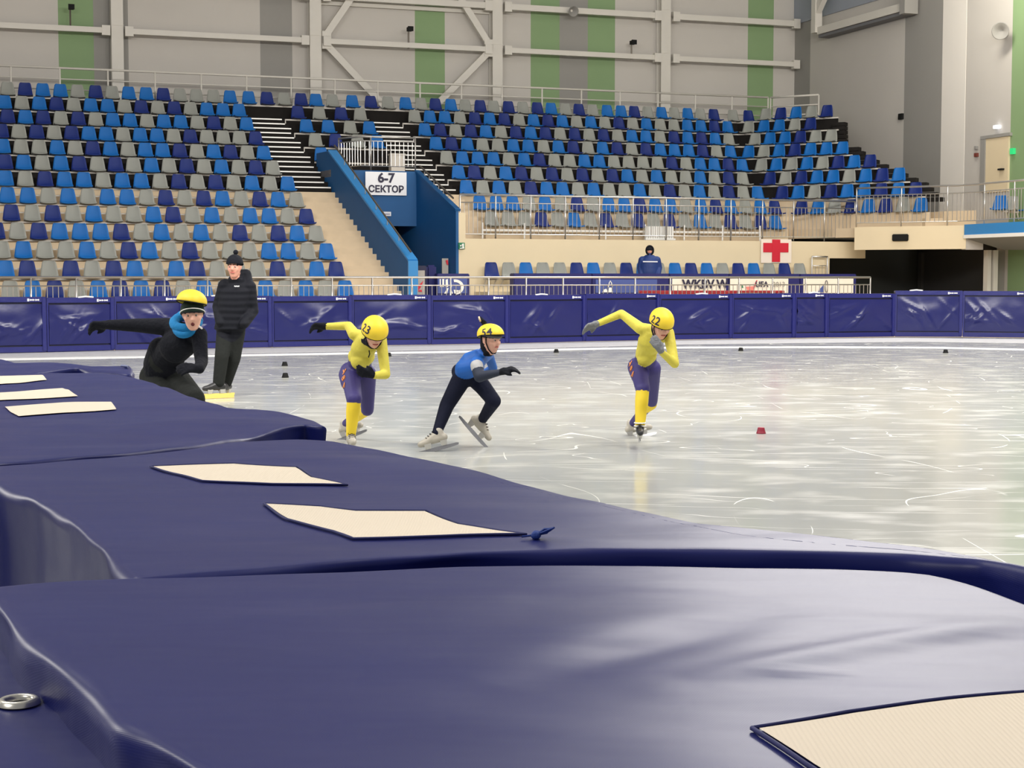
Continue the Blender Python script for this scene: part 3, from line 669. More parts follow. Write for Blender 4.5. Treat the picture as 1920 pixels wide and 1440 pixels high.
for k, (cs, x0, x1) in RIGHT.items():
    if k <= 8: seat_row(cs, x0, x1, k, lambda i, c, n, k=k: '%s plastic seat, %s from the left, %s row above the cream wall' % (CN[c], ORD[i], ORD[k - 5]), 'stadium seats of the right block')
    else: seat_row(cs, x0, x1, k)
R2 = {5: ('DLGDLDGL', [1503, 1535, 1567, 1600, 1630, 1663, 1695, 1727]), 6: ('DLGDL', [1467, 1499, 1529, 1558, 1589])}
def r2line(k): return PT(a_of(BEND[k], z_of(k) + .15, s_of(k)), s_of(k))
TURN = {6: ('DLGDLDGL', 1503, 1727), 7: ('DLGDLLDLD', 1467, 1717), 8: ('DGDLLGLDL', 1444, 1686), 9: ('GLGLGDLD', 1428, 1632), 10: ('LGLDLLL', 1404, 1580), 11: ('GLLDGG', 1416, 1559), 12: ('GLLGD', 1404, 1520), 13: ('GDLGD', 1436, 1551)}
for k, (cs, x0, x1) in TURN.items(): seat_row(cs, x0, x1, k, line=r2line(k), dirv=W2, rz=PHI)
TOP = [(14, 'G'), (47, 'D'), (80, 'L'), (113, 'L'), (145, 'G'), (179, 'D'), (210, 'G'), (241, 'L'), (274, 'L'), (306, 'D'), (337, 'G'), (368, 'G'), (400, 'G'), (431, 'L'), (466, 'L'), (500, 'D'), (532, 'G'), (564, 'D'), (592, 'L'), (623, 'G'), (660, 'L'), (695, 'D'),
       (727, 'G'), (760, 'L'), (789, 'G'), (816, 'D'), (845, 'L'), (872, 'G'), (900, 'D'), (925, 'G'), (953, 'D'), (980, 'G'), (1007, 'D'), (1033, 'L'), (1060, 'G'), (1085, 'D'), (1111, 'G'), (1138, 'L'), (1164, 'L'), (1189, 'D'), (1214, 'G'), (1240, 'L'), (1264, 'G'),
       (1289, 'L'), (1313, 'G'), (1338, 'D'), (1374, 'G'), (1403, 'D')]
seat_row([c for _, c in TOP], 0, 0, 13, pxs=[x for x, _ in TOP])
for k, cs, xs in ((12, 'DGDG', [558, 598, 639, 675]), (11, 'LLGL', [574, 615, 656, 692]), (10, 'GDGL', [591, 629, 670, 707]), (9, 'L', [602])): seat_row(cs, 0, 0, k, pxs=xs)
me = bpy.data.meshes.new('distant_seats'); me.from_pydata(rest['verts'], [], rest['faces'])
for mm in (MT['sd'], MT['sl'], MT['sg'], MT['nosing']): me.materials.append(mm)
for p, i in zip(me.polygons, rest['mi']): p.material_index = i; p.use_smooth = True
o = bpy.data.objects.new('distant_seating', me); COL.objects.link(o); props(o, 'blue and grey plastic seats of the uppermost rows and the turned corner block', 'seats', kind='stuff')
# seats on the low plinth before the cream wall
SG = S5 - .45
bm = bmesh.new(); add_prism(bm, [PT(a_of(902, 1, SG), SG - .5), PT(a_of(1518, 1, SG), SG - .5), PT(a_of(1518, 1, SG), S5), PT(a_of(902, 1, SG), S5)], 0.28, 1.0)
props(bobj('floor_plinth', bm, MT['cream']), kind='structure')
seat_row('DGLGGDLGDLGLDLGDLGDG', 921, 1499, 1, lambda i, c, n: '%s plastic seat at the foot of the cream wall, %s from the left' % (CN[c], ORD[i]), 'seats at the foot of the cream wall', line=PT(0, SG), zfloor=1.02)
# balcony seats seen from the side
for i, (px, c) in enumerate(((1876, 'L'), (1897, 'G'), (1916, 'L'))):
    A = fe + W * 1.5 - RD * .0; p = on_line(A + N * (.25 * i), W, 3.4, px); p.z = 2.98
    put_seat(c, p, TH - .9, '%s plastic seat on the balcony at far right, %s from the left' % (CN[c], ORD[i]), 'balcony seats')
# white tubular beams behind the rows
for k, (cs, x0, x1) in list(LEFT.items())[:6]:
    a0 = a_of(x0 - 20, z_of(k), s_of(k)); a1 = a_of(x1 + 14, z_of(k), s_of(k))
    bm = bmesh.new(); add_bar(bm, PT(a0, s_of(k) + .14, z_of(k) + .24), PT(a1, s_of(k) + .14, z_of(k) + .24), .03, .03); add_bar(bm, PT(a0, s_of(k) - .20, z_of(k) - .02), PT(a1, s_of(k) - .20, z_of(k) - .02), .04, .04)
    props(bobj('trim_seat_beam', bm, MT['nosing']), kind='structure')
bm = bmesh.new(); a0, a1 = a_of(905, 2.7, 3.0), a_of(1425, 2.7, 3.0)
add_bar(bm, PT(a0, 3.0, 2.74), PT(a1, 3.0, 2.74), .04, .05)
for i in range(8): add_bar(bm, PT(a0 + (a1 - a0) * i / 7, 3.0, 2.49), PT(a0 + (a1 - a0) * i / 7, 3.0, 2.95), .04, .04)
props(bobj('trim_seat_beam_front', bm, MT['white']), kind='structure')
# radiator behind the cream-wall railing
a0, a1 = a_of(1210, 2.7, 2.75), a_of(1262, 2.7, 2.75); bm = bmesh.new()
nf = 12
for i in range(nf): boxc(bm, PT(a0 + (a1 - a0) * (i + .5) / nf, 2.75, 2.70), (a1 - a0) / nf * .8, .1, .38, TH)
boxc(bm, PT((a0 + a1) / 2, 2.78, 2.70), (a1 - a0), .03, .34, TH); boxc(bm, PT((a0 + a1) / 2, 2.72, 2.515), (a1 - a0) * 1.08, .12, .05, TH)
props(bobj('radiator', bm, MT['white']), 'white ribbed radiator standing behind the railing above the cream wall', 'radiator')
# pale bin on the landing
bm = bmesh.new(); q = PT(0, 6.2, 4.5); qa = a_of(744, 4.8, 6.2)
boxc(bm, PT(qa, 6.2, 4.78), .42, .3, .5, TH); boxc(bm, PT(qa, 6.2, 5.05), .46, .34, .05, TH); boxc(bm, PT(qa - .1, 6.2, 4.52), .1, .2, .05, TH)
props(bobj('litter_bin', bm, MT['nosing']), 'pale grey bin standing behind the landing railing', 'bin')
# ============================================================ near crash mats
ZM = 1.02
def near_vinyl():
    m = bpy.data.materials.new('mat_vinyl'); m.use_nodes = True; nt = m.node_tree; b = nt.nodes['Principled BSDF']; L = nt.links
    tc = nt.nodes.new('ShaderNodeTexCoord')
    def nz(sc, st, rot, det=3):
        mp = nt.nodes.new('ShaderNodeMapping'); mp.inputs['Scale'].default_value = st; mp.inputs['Rotation'].default_value = (0, 0, rot); L.new(tc.outputs['Object'], mp.inputs[0])
        n = nt.nodes.new('ShaderNodeTexNoise'); n.inputs['Scale'].default_value = sc; n.inputs['Detail'].default_value = det; L.new(mp.outputs[0], n.inputs[0]); return n
    n = nz(3, (1, 1, 1), 0)
    mx = nt.nodes.new('ShaderNodeMix'); mx.data_type = 'RGBA'; mx.inputs[6].default_value = (*srgb(24, 31, 98), 1); mx.inputs[7].default_value = (*srgb(31, 39, 109), 1)
    L.new(n.outputs['Fac'], mx.inputs[0]); L.new(mx.outputs[2], b.inputs['Base Color'])
    b.inputs['Roughness'].default_value = 0.40; b.inputs['Specular IOR Level'].default_value = 0.30
    w1 = nz(1.6, (0.6, 1.8, 1), 0.5, 2); w2 = nz(7, (0.5, 1.4, 1), 0.4, 2)
    a = nt.nodes.new('ShaderNodeMath'); a.operation = 'MULTIPLY_ADD'; L.new(w2.outputs['Fac'], a.inputs[0]); a.inputs[1].default_value = 0.12; L.new(w1.outputs['Fac'], a.inputs[2])
    bp = nt.nodes.new('ShaderNodeBump'); bp.inputs['Strength'].default_value = 0.7; bp.inputs['Distance'].default_value = 0.04; L.new(a.outputs[0], bp.inputs['Height'])
    wv = nt.nodes.new('ShaderNodeTexWave'); wv.inputs['Scale'].default_value = 260; wv.bands_direction = 'DIAGONAL'; L.new(tc.outputs['Object'], wv.inputs[0])
    b2 = nt.nodes.new('ShaderNodeBump'); b2.inputs['Strength'].default_value = 0.06; b2.inputs['Distance'].default_value = 0.001; L.new(wv.outputs['Fac'], b2.inputs['Height']); L.new(bp.outputs[0], b2.inputs['Normal'])
    L.new(b2.outputs[0], b.inputs['Normal'])
    return m
MT['matv'] = near_vinyl()
MT['patch'] = mat('cream_patch', srgb(240, 226, 204), 0.75)
nt = MT['patch'].node_tree; wv = nt.nodes.new('ShaderNodeTexWave'); wv.inputs['Scale'].default_value = 70; tcn = nt.nodes.new('ShaderNodeTexCoord'); nt.links.new(tcn.outputs['Object'], wv.inputs[0])
bpn = nt.nodes.new('ShaderNodeBump'); bpn.inputs['Strength'].default_value = 0.25; bpn.inputs['Distance'].default_value = 0.002; nt.links.new(wv.outputs['Fac'], bpn.inputs['Height']); nt.links.new(bpn.outputs[0], nt.nodes['Principled BSDF'].inputs['Normal'])
MT['thread'] = mat('stitch_thread', srgb(28, 34, 96), 0.7)
def curve_fn(px, z=ZM):
    P = [atZ(x, y, z) for x, y in px]; L = [0]
    for a, b in zip(P[:-1], P[1:]): L.append(L[-1] + (b - a).length)
    def f(t):
        d = t * L[-1]
        for i in range(len(P) - 1):
            if d <= L[i + 1] + 1e-9: return P[i].lerp(P[i + 1], (d - L[i]) / max(1e-9, L[i + 1] - L[i]))
        return P[-1]
    def sm(t):                       # light smoothing of the polyline
        e = 0.018; return (f(max(0, t - e)) + f(t) * 2 + f(min(1, t + e))) / 4
    return sm
def crash_mat(name, back, right, front, left, label, hf, n=90, m=60, z=ZM, depth=1.0, mats=None, edge=0.012, cat='crash mat'):
    """Coons patch between four pixel outlines on the mat's top plane, rounded rim and full-height sides"""
    B, R, Fr, Lf = curve_fn(back, z), curve_fn(right, z), curve_fn(front, z), curve_fn(left, z)
    g = []
    c00, c10, c01, c11 = B(0), B(1), Fr(0), Fr(1)
    for j in range(m + 1):
        v = j / m; row = []
        for i in range(n + 1):
            u = i / n
            p = B(u) * (1 - v) + Fr(u) * v + Lf(v) * (1 - u) + R(v) * u - (c00 * (1 - u) * (1 - v) + c10 * u * (1 - v) + c01 * (1 - u) * v + c11 * u * v)
            row.append(V((p.x, p.y, hf(p.x, p.y))))
        g.append(row)
    bm = bmesh.new(); vs = [[bm.verts.new(p) for p in r] for r in g]
    for j in range(m):
        for i in range(n): bm.faces.new((vs[j][i], vs[j + 1][i], vs[j + 1][i + 1], vs[j][i + 1]))
    loop = [(j, 0) for j in range(m)] + [(m, i) for i in range(n)] + [(j, n) for j in range(m, 0, -1)] + [(0, i) for i in range(n, 0, -1)]
    pts = [g[j][i] for j, i in loop]; prev = [vs[j][i] for j, i in loop]; N_ = len(pts)
    nor = []
    for k in range(N_):
        d = pts[(k + 2) % N_] - pts[(k - 2) % N_]; d.z = 0
        nor.append(V((-d.y, d.x, 0)).normalized() * -1 if d.length > 1e-9 else V((0, 0, 0)))
    # outward normals: the loop runs back-left > front-left > front-right > back-right
    cen = sum(pts, V((0, 0, 0))) / N_
    if sum((pts[k] - cen).dot(nor[k]) for k in range(N_)) < 0: nor = [-q for q in nor]
    e_ = edge
    prof = [(e_ * .4, -e_ * .1), (e_ * .75, -e_ * .4), (e_ * .9, -e_ * .9), (e_ * .8, -e_ * 2.0), (e_ * .3, -.10), (e_ * .3, -.25), (e_ * .2, -.55), (0, -depth + .03), (-e_ * .4, -depth + .005)]
    for o_, dz in prof:
        cur = []
        for k in range(N_):
            wob = 0.006 * noise.noise(V((pts[k].x * 6, pts[k].y * 6, dz * 9))) * (1 if dz < -.01 else 0) * 2
            cur.append(bm.verts.new(pts[k] + nor[k] * (o_ + wob) + V((0, 0, dz))))
        for k in range(N_): bm.faces.new((prev[k], prev[(k + 1) % N_], cur[(k + 1) % N_], cur[k]))
        prev = cur
    bm.faces.new(prev)
    o = bobj(name, bm, mats or MT['matv'], smooth=True)
    return props(o, label, cat, 'blue crash mats in the foreground') if label else o
def patch(parent, px, hf, stitch=True, lift=0.0035):
    P = [atZ(x, y, ZM) for x, y in px]; bm = bmesh.new(); v = [bm.verts.new((p.x, p.y, 0)) for p in P]
    es = [bm.edges.new((v[i], v[(i + 1) % len(v)])) for i in range(len(v))]
    bmesh.ops.triangle_fill(bm, use_beauty=True, edges=es)
    for _ in range(4): bmesh.ops.subdivide_edges(bm, edges=bm.edges[:], cuts=1, use_grid_fill=False)
    bmesh.ops.triangulate(bm, faces=bm.faces[:])
    for q in bm.verts: q.co.z = hf(q.co.x, q.co.y) + lift
    o = bobj('patch', bm, MT['patch'], parent, smooth=True); o['label'] = 'cream woven patch'
    if stitch:
        c = sum(P, V((0, 0, 0))) / len(P); bm = bmesh.new(); pts = []
        Q = [p + (p - c).normalized() * 0.006 for p in P] ; Q.append(Q[0])
        for a, b in zip(Q[:-1], Q[1:]):
            k = max(1, int((b - a).length / 0.02))
            for i in range(k): q = a.lerp(b, i / k); pts.append(V((q.x, q.y, hf(q.x, q.y) + .003)))
        pts.append(pts[0]); add_tube(bm, pts, 0.0022, 5); bobj('stitching', bm, MT['thread'], parent, smooth=True)
def H(x, y, seed=0, amp=0.006, base=ZM):
    return base + amp * noise.noise(V((x * 2.1 + seed, y * 2.6, seed))) + amp * .45 * noise.noise(V((x * 5 + y * 3, y * 6 - x * 3, seed + 3)))
def ridge(x, y, a, b, w, h):
    a = atZ(*a, ZM); b = atZ(*b, ZM); d = b - a; t = max(0, min(1, ((V((x, y, ZM)) - a).dot(d)) / d.length_squared)); q = a + d * t
    r = (V((x, y, ZM)) - q).length / w; return h * math.exp(-r * r) * math.sin(PI * min(1, max(0.05, t)))
hA = lambda x, y: H(x, y, 1, .005) + ridge(x, y, (1250, 1290), (1920, 1160), .035, .008) + ridge(x, y, (1420, 1270), (1620, 1268), .006, .003) - ridge(x, y, (900, 1290), (1500, 1140), .05, .007) + ridge(x, y, (250, 1180), (1000, 1120), .05, .004)
hB = lambda x, y: H(x, y, 5, .006, ZM - .002) + ridge(x, y, (350, 835), (1000, 900), .10, .006) + ridge(x, y, (600, 1000), (1400, 1020), .05, .004)
hC = lambda x, y: H(x, y, 9, .008, ZM - .002) + ridge(x, y, (200, 795), (600, 792), .14, .016) - ridge(x, y, (0, 838), (560, 806), .08, .010)
hD = lambda x, y: H(x, y, 12, .02, ZM - .002)
MT['blue_piece'] = mat('bright_blue_cover', srgb(60, 80, 165), .4, bump=.5, bump_scale=30, noise_scale=30, noise_amt=.3)
A_ = crash_mat('crash_mat', [(-20, 1103), (120, 1090), (250, 1082), (500, 1074), (870, 1061), (1150, 1062), (1400, 1066), (1620, 1068), (1740, 1072), (1800, 1087), (1920, 1130), (2100, 1200)], [(2100, 1200), (2700, 1690)],
     [(700, 1690), (2700, 1690)], [(-20, 1103), (0, 1120), (45, 1180), (70, 1203), (130, 1246), (190, 1292), (220, 1325), (235, 1347), (290, 1372), (400, 1442), (700, 1690)],
     'large blue vinyl crash mat filling the foreground, nearest to the camera', hA, 160, 100)
patch(A_, [(1423, 1375), (1600, 1347), (1780, 1325), (1920, 1310), (2060, 1304), (2300, 1420), (2500, 1560), (1900, 1640), (1700, 1540), (1526, 1440)], hA)
B_ = crash_mat('crash_mat', [(-200, 888), (-60, 879), (0, 872), (200, 857), (365, 839), (440, 827), (560, 823), (620, 826), (682, 847)], [(682, 847), (800, 870), (1000, 915), (1200, 962), (1400, 1003), (1500, 1013), (1700, 1027), (1850, 1045), (1960, 1068)],
     [(262, 1084), (490, 1068), (700, 1050), (870, 1041), (1100, 1035), (1300, 1036), (1500, 1040), (1700, 1046), (1850, 1060), (1960, 1085)], [(-200, 888), (-80, 890), (0, 903), (70, 930), (130, 962), (190, 1012), (235, 1058), (262, 1084)],
     'blue vinyl crash mat with two cream patches, second nearest to the camera', hB, 130, 80)
patch(B_, [(286, 876), (394, 873), (438, 871.5), (554, 878), (583, 895), (647, 909), (510, 907.5), (383, 901), (330, 888)], hB)
patch(B_, [(499, 945), (600, 949), (667, 956), (796, 958), (858, 982), (980, 1006), (824, 1010), (664, 1012), (630, 996), (542, 971)], hB)
C_ = crash_mat('crash_mat', [(-60, 706), (0, 702), (60, 699), (150, 698), (200, 701), (250, 707)], [(250, 707), (317, 727), (365, 746), (425, 763), (518, 768), (560, 776), (590, 790), (606, 800)],
     [(-60, 879), (0, 866), (200, 851), (360, 834), (450, 818), (520, 804), (572, 798), (606, 801)], [(-60, 706), (-60, 879)],
     'blue vinyl crash mat with two long cream patches at left', hC, 100, 60)
patch(C_, [(-40, 738), (0, 735), (117, 725), (140, 740), (146, 743), (60, 749), (-40, 755)], hC, False)
patch(C_, [(9, 764), (100, 761), (208, 755), (218, 769), (120, 774), (35, 780)], hC, False)
patch(C_, [(-40, 707), (0, 705), (78, 704), (88, 713), (0, 721), (-40, 724)], hC, False)
D_ = crash_mat('crash_mat', [(-60, 669), (0, 674), (30, 678), (120, 680), (170, 684), (190, 688), (236, 686)], [(236, 686), (242, 695), (240, 703)], [(-60, 703), (0, 699), (60, 696), (150, 695), (240, 703)], [(-60, 669), (-60, 703)],
     'farthest blue vinyl crash mat with a crumpled end at left', hD, 60, 30, edge=.02)
# pale crumpled flap at the end of the farthest mat
bm = bmesh.new(); q = [atZ(226, 686, ZM + .01), atZ(238, 687, ZM + .02), atZ(243, 700, ZM - .03), atZ(236, 706, ZM - .05)]
add_hexa(bm, q + [p + V((.004, -.008, .006)) for p in q]); bobj('end_flap', bm, mat('pale_lining', srgb(150, 160, 200), .5), D_)
# knotted blue cord on the second mat
root = empty('cord', atZ(1000, 1003, ZM)); props(root, 'frayed blue cord end on the corner of the cream patch', 'cord')
bm = bmesh.new()
for i in range(7):
    a = atZ(978, 1006, ZM + .006); k = atZ(1005, 1003, ZM + .008); e = atZ(1026 + i * 2.2, 999 - i * 1.6, ZM + .010 + .002 * i)
    add_tube(bm, [a, k, k.lerp(e, .5) + V((0, 0, .002 * (i % 3))), e], 0.0016, 5)
for i in range(4): bmesh.ops.create_icosphere(bm, subdivisions=2, radius=.006, matrix=Matrix.Translation(atZ(1003 + i * 1.5, 1004 - (i % 2) * 2, ZM + .008)))
keep(bobj('cord_strands', bm, mat('blue_cord', srgb(40, 70, 150), .7)), root)
# lower cover with eyelet at bottom left
hE = lambda x, y: H(x, y, 20, .003, .965)
E_ = crash_mat('mat_cover', [(-900, 1020), (-400, 1020), (-155, 1040)], [(-155, 1040), (-60, 1135), (0, 1202), (100, 1308), (215, 1440), (420, 1700)], [(-1400, 1700), (420, 1700)], [(-900, 1020), (-1400, 1700)],
     'smooth blue cover lying lower at the bottom left corner, with a metal eyelet', hE, 60, 60, z=.965, depth=.9, cat='mat cover')
e = atZ(35, 1317, .968); bm = bmesh.new(); n = 32
prof = [(.0125, -.004), (.0125, .002), (.0145, .0045), (.018, .0048), (.0205, .003), (.022, -.001)]
rings = [[bm.verts.new(e + V((r * math.cos(2 * PI * k / n), r * math.sin(2 * PI * k / n), z))) for k in range(n)] for r, z in prof]
for i in range(len(rings) - 1):
    for k in range(n): bm.faces.new((rings[i][k], rings[i][(k + 1) % n], rings[i + 1][(k + 1) % n], rings[i + 1][k]))
o = bobj('eyelet', bm, mat('eyelet_metal', (.75, .73, .65), .3, metal=.9), E_, smooth=True); o['label'] = 'round metal eyelet'
bm = bmesh.new(); bmesh.ops.create_circle(bm, cap_ends=True, segments=24, radius=.0135, matrix=Matrix.Translation(e + V((0, 0, -.001)))); bobj('eyelet_hole', bm, MT['black'], E_)
# lower mat edge in the left gap, gap shade put into dark vinyl
hG = lambda x, y: H(x, y, 30, .004, .90)
crash_mat('mat_core', [(-300, 830), (0, 979), (60, 1006), (130, 1042), (160, 1059)], [(160, 1059), (172, 1090)], [(-300, 850), (0, 992), (60, 1020), (130, 1060), (172, 1090)], [(-300, 830), (-300, 850)],
     'lower blue mat core darkened by painted shade in the gap at the left edge', hG, 60, 6, z=.90, depth=.88, mats=MT['vinyl_dark'], cat='mat core')
hK = lambda x, y: H(x, y, 40, .006, .96)
crash_mat('mat_cover', [(1866, 1105), (1895, 1090), (1975, 1079)], [(1975, 1079), (2010, 1170)], [(1890, 1113), (1930, 1135), (2010, 1170)], [(1866, 1105), (1890, 1113)],
     'small piece of bright blue cover in the gap at the right edge', hK, 30, 12, z=.96, depth=.9, mats=MT['blue_piece'], cat='mat cover')
# ============================================================ far safety pads
def safety_pad(i, A, B, hgt, label):
    d = (B - A); Ln = d.length; d.normalize(); n = V((-d.y, d.x, 0))
    if n.y < 0: n = -n
    root = empty('safety_pad', A); props(root, label, 'safety pad', 'blue safety pads round the far side of the rink')
    g = 0.004; rnd = random.Random(i * 13 + 3)
    z0, z1, t1, b1 = 0.01, hgt, hgt - .12, .13
    # front cover as a grid with folds
    nx, nz = 36, 18; bm = bmesh.new(); vs = []
    folds = [(rnd.uniform(.1, .9), rnd.uniform(.15, .8), rnd.uniform(-1.0, 1.0), rnd.uniform(.02, .05), rnd.uniform(.15, .4)) for _ in range(6)]
    for jz in range(nz + 1):
        row = []
        for jx in range(nx + 1):
            u, w = jx / nx, jz / nz; z = b1 + .015 + (t1 - b1 - .03) * w
            m_ = math.sin(PI * u) * math.sin(PI * w); off = -.028 * m_
            for fu, fw, fa, fwid, fl in folds:
                du, dw = (u - fu) * Ln, (w - fw) * .8; al = du * math.cos(fa) + dw * math.sin(fa); ac = -du * math.sin(fa) + dw * math.cos(fa)
                off -= .030 * math.exp(-(ac / fwid) ** 2 - (al / fl) ** 2)
            off += .012 * noise.noise(V((u * 4 + i * 7, w * 3, 0)))
            p = A + d * (g + .05 + (Ln - 2 * g - .1) * u); row.append(bm.verts.new((p.x + n.x * off, p.y + n.y * off, z)))
        vs.append(row)
    for jz in range(nz):
        for jx in range(nx): bm.faces.new((vs[jz][jx], vs[jz][jx + 1], vs[jz + 1][jx + 1], vs[jz + 1][jx]))
    keep(bobj('front_cover', bm, MT['vinyl'], smooth=True), root)
    a = A + d * g; b = B - d * g
    bm = bmesh.new(); add_prism(bm, [a + n * .035, b + n * .035, b + n * .28, a + n * .28], z0, z1 - .02); bmesh.ops.bevel(bm, geom=bm.edges[:], offset=.02, segments=2, affect='EDGES')
    keep(bobj('pad_core', bm, MT['vinyl_dark']), root)
    def bar(p, q, zz0, zz1, nm, m, f=-.01, k=.05):
        bm = bmesh.new(); add_prism(bm, [p + n * f, q + n * f, q + n * k, p + n * k], zz0, zz1); bmesh.ops.bevel(bm, geom=bm.edges[:], offset=.008, segments=2, affect='EDGES'); return keep(bobj(nm, bm, m), root)
    bar(a, b, t1 + .02, z1, 'top_band', MT['vinyl_edge'], -.015, .27)
    bar(a, b, z0, b1 - .015, 'bottom_band', MT['vinyl_edge'])
    bar(b - d * .075, b, z0 + .02, z1 - .01, 'side_flap', MT['vinyl_edge'], -.03)
    bar(a, a + d * .04, z0 + .02, z1 - .03, 'side_seam', MT['vinyl_edge'], -.012)
    # maker's mark: small white disc and a row of tiny strokes
    bm = bmesh.new(); c = b - d * .34 - n * .022 + V((0, 0, z1 - .055))
    R = Matrix((( d.x, 0, n.x), (d.y, 0, n.y), (0, 1, 0)))
    for k, (x, w_) in enumerate(((0, .035), (.045, .02), (.07, .02), (.095, .02), (.12, .012), (.145, .02), (.17, .02), (.195, .02))):
        h = .05 if k == 0 else .022 + .008 * (k % 2); q = c + d * x
        add_prism(bm, [q - n * .003, q + d * w_ - n * .003, q + d * w_, q], q.z - h / 2, q.z + h / 2)
    o = keep(bobj('maker_mark', bm, MT['signwhite']), root); o['label'] = 'tiny white maker mark'
    # loose fold on the top edge, its shine painted white
    if i % 2 == 0:
        bm = bmesh.new(); q = a + d * rnd.uniform(.3, .9)
        add_tube(bm, [q + V((0, 0, z1 + .002)), q + d * .15 + V((0, 0, z1 + .018)), q + d * .3 + V((0, 0, z1 + .004))], .018, 6); keep(bobj('loose_fold', bm, MT['snow'], smooth=True), root)
places = ['ending at the left picture edge', 'first seam from the left edge', 'behind the black glove of the outstretched arm', 'behind the skater in black', 'behind the standing coach in black', 'between coach and skater 23', 'behind helmet 23', 'left of helmet 54', 'behind helmet 54', 'left of the grey glove of skater 22', 'behind helmet 22']
pl_ = ['off at the left picture edge', 'at the left edge, left of the black glove', 'behind the outstretched black glove', 'behind the helmet of the skater in black', 'behind the standing coach', 'left of the raised black glove of skater 23', 'just left of helmet 23', 'between helmet 23 and helmet 54', 'directly behind helmet 54', 'behind the outstretched glove of skater 22', 'just right of helmet 22', 'under the white banner with black lettering', 'under the red cross flag', 'narrowest of the row, below the steel gate', 'below the dark opening, just right of the narrowest pad', 'second pad from the right picture edge', 'at the right picture edge, by the pale post']
for i in range(len(PADG) - 1):
    if i == 0: lab = 'blue vinyl safety pad off at the far left end of the row'
    else: lab = 'blue vinyl safety pad ' + pl_[i]
    safety_pad(i, PADG[i], PADG[i + 1], 1.03 + (.05 if i >= 14 else 0) + .01 * math.sin(i * 2.3), lab)
# ============================================================ things behind the pads
def sbox(name, px0, py0, px1, py1, s, m, label=None, cat=None, depth=.3, group=None, bevel=.02, parent=None, zbot=None):
    zt = None
    def pt(px, py):
        r = ray(px, py); A = PT(0, s); k = (A - V((0, 0, HZ))).dot(N) / r.dot(N); return V((0, 0, HZ)) + r * k
    a, b = pt(px0, (py0 + py1) / 2), pt(px1, (py0 + py1) / 2); z1 = pt((px0 + px1) / 2, py0).z; z0 = pt((px0 + px1) / 2, py1).z if zbot is None else zbot
    bm = bmesh.new(); c = V(((a.x + b.x) / 2, (a.y + b.y) / 2, (z0 + z1) / 2)); boxc(bm, c + N * depth / 2, (b - a).length, depth, z1 - z0, TH)
    if bevel: bmesh.ops.bevel(bm, geom=bm.edges[:], offset=bevel, segments=2, affect='EDGES')
    o = bobj(name, bm, m, parent)
    if label: props(o, label, cat, group)
    return o, c, (b - a).length, z1 - z0
GP = 'blue pads stored behind the railing'
MT['vinyl_st'] = mat('stored_pad_vinyl', srgb(30, 32, 100), 0.4, bump=.4, bump_scale=6)
S0 = 0.1
xs = [963, 1110, 1255, 1367, 1500, 1606]
labs = ['long dark blue stored pad without banner behind the railing', 'stored blue pad with a pale blue picture of a white boat', 'stored blue pad with a white banner of tall black letters', 'stored blue pad with the UFA 2013 banner', 'stored blue pad with a white banner showing a blue sail']
SP = [sbox('stored_pad', xs[i] + .5, 512.5 + .3 * i, xs[i + 1] - .5, 550, S0, MT['vinyl_st'], labs[i], 'pad', .35, GP, zbot=.3) for i in range(5)]
def banner(par, px0, py0, px1, py1, m, s=S0 - .03):
    o, c, w, h = sbox('banner', px0, py0, px1, py1, s, m, depth=.02, bevel=0, parent=par); return o, c, w, h
bw = mat('banner_white', srgb(236, 230, 214), .6)
o, c, w, h = banner(SP[1][0], 1117, 524, 1232, 549, MT['banner_blue'])
# white boat with sail
bm = bmesh.new()
def flat_poly(bm, c, pts, off=.03): bm.faces.new([bm.verts.new(c + W * x + V((0, 0, y)) - N * off) for x, y in pts])
cb = sbox('x', 1143, 526, 1144, 548, S0 - .03, bw, depth=.02); bpy.data.objects.remove(cb[0]); cc_ = cb[1]
flat_poly(bm, cc_, [(-.24, -.16), (-.2, -.09), (-.12, -.06), (-.06, -.16)]); flat_poly(bm, cc_, [(-.06, -.16), (-.04, -.03), (.04, -.03), (.08, -.16)])
add_tube(bm, [cc_ + W * x + V((0, 0, y)) - N * .03 for x, y in ((-.06, -.02), (-.03, .1), (0, .15), (.03, .1), (.06, -.02))], .014, 5)
bobj('boat_picture', bm, MT['white'], o)
o, c, w, h = banner(SP[2][0], 1260.5, 522.5, 1361, 549.5, bw)
c2_ = sbox('x', 1308, 524, 1309, 543, S0 - .05, bw, depth=.02); bpy.data.objects.remove(c2_[0])
wall_text('WKBV', c2_[1], .34, MT['ink'], o, .012, 1.0); 
c3_ = sbox('x', 1353, 524, 1354, 543, S0 - .05, bw, depth=.02); bpy.data.objects.remove(c3_[0]); wall_text('W', c3_[1], .34, MT['ink'], o, .012)
c3_ = sbox('x', 1337, 524, 1338, 543, S0 - .05, bw, depth=.02); bpy.data.objects.remove(c3_[0]); wall_text('-', c3_[1], .3, MT['ink'], o)
o, c, w, h = banner(SP[3][0], 1369, 522.5, 1478, 549.5, bw)
c4 = sbox('x', 1427, 526, 1428, 541, S0 - .05, bw, depth=.02); bpy.data.objects.remove(c4[0]); wall_text('UFA', c4[1], .22, MT['ink'], o, .006)
c4 = sbox('x', 1459, 526, 1460, 541, S0 - .05, bw, depth=.02); bpy.data.objects.remove(c4[0]); wall_text('2013', c4[1], .20, MT['wall_grey'], o, 0)
bm = bmesh.new(); flat_poly(bm, c4[1], [(-.72, .12), (-.68, .12), (-.78, -.12), (-.82, -.12)]); bobj('red_tick', bm, MT['red'], o)
bm = bmesh.new(); flat_poly(bm, c4[1], [(-1.05, -.06), (-.75, -.04), (-.78, -.16), (-1.0, -.15)]); bobj('red_figure', bm, mat('pink_print', srgb(235, 130, 120), .6), o)
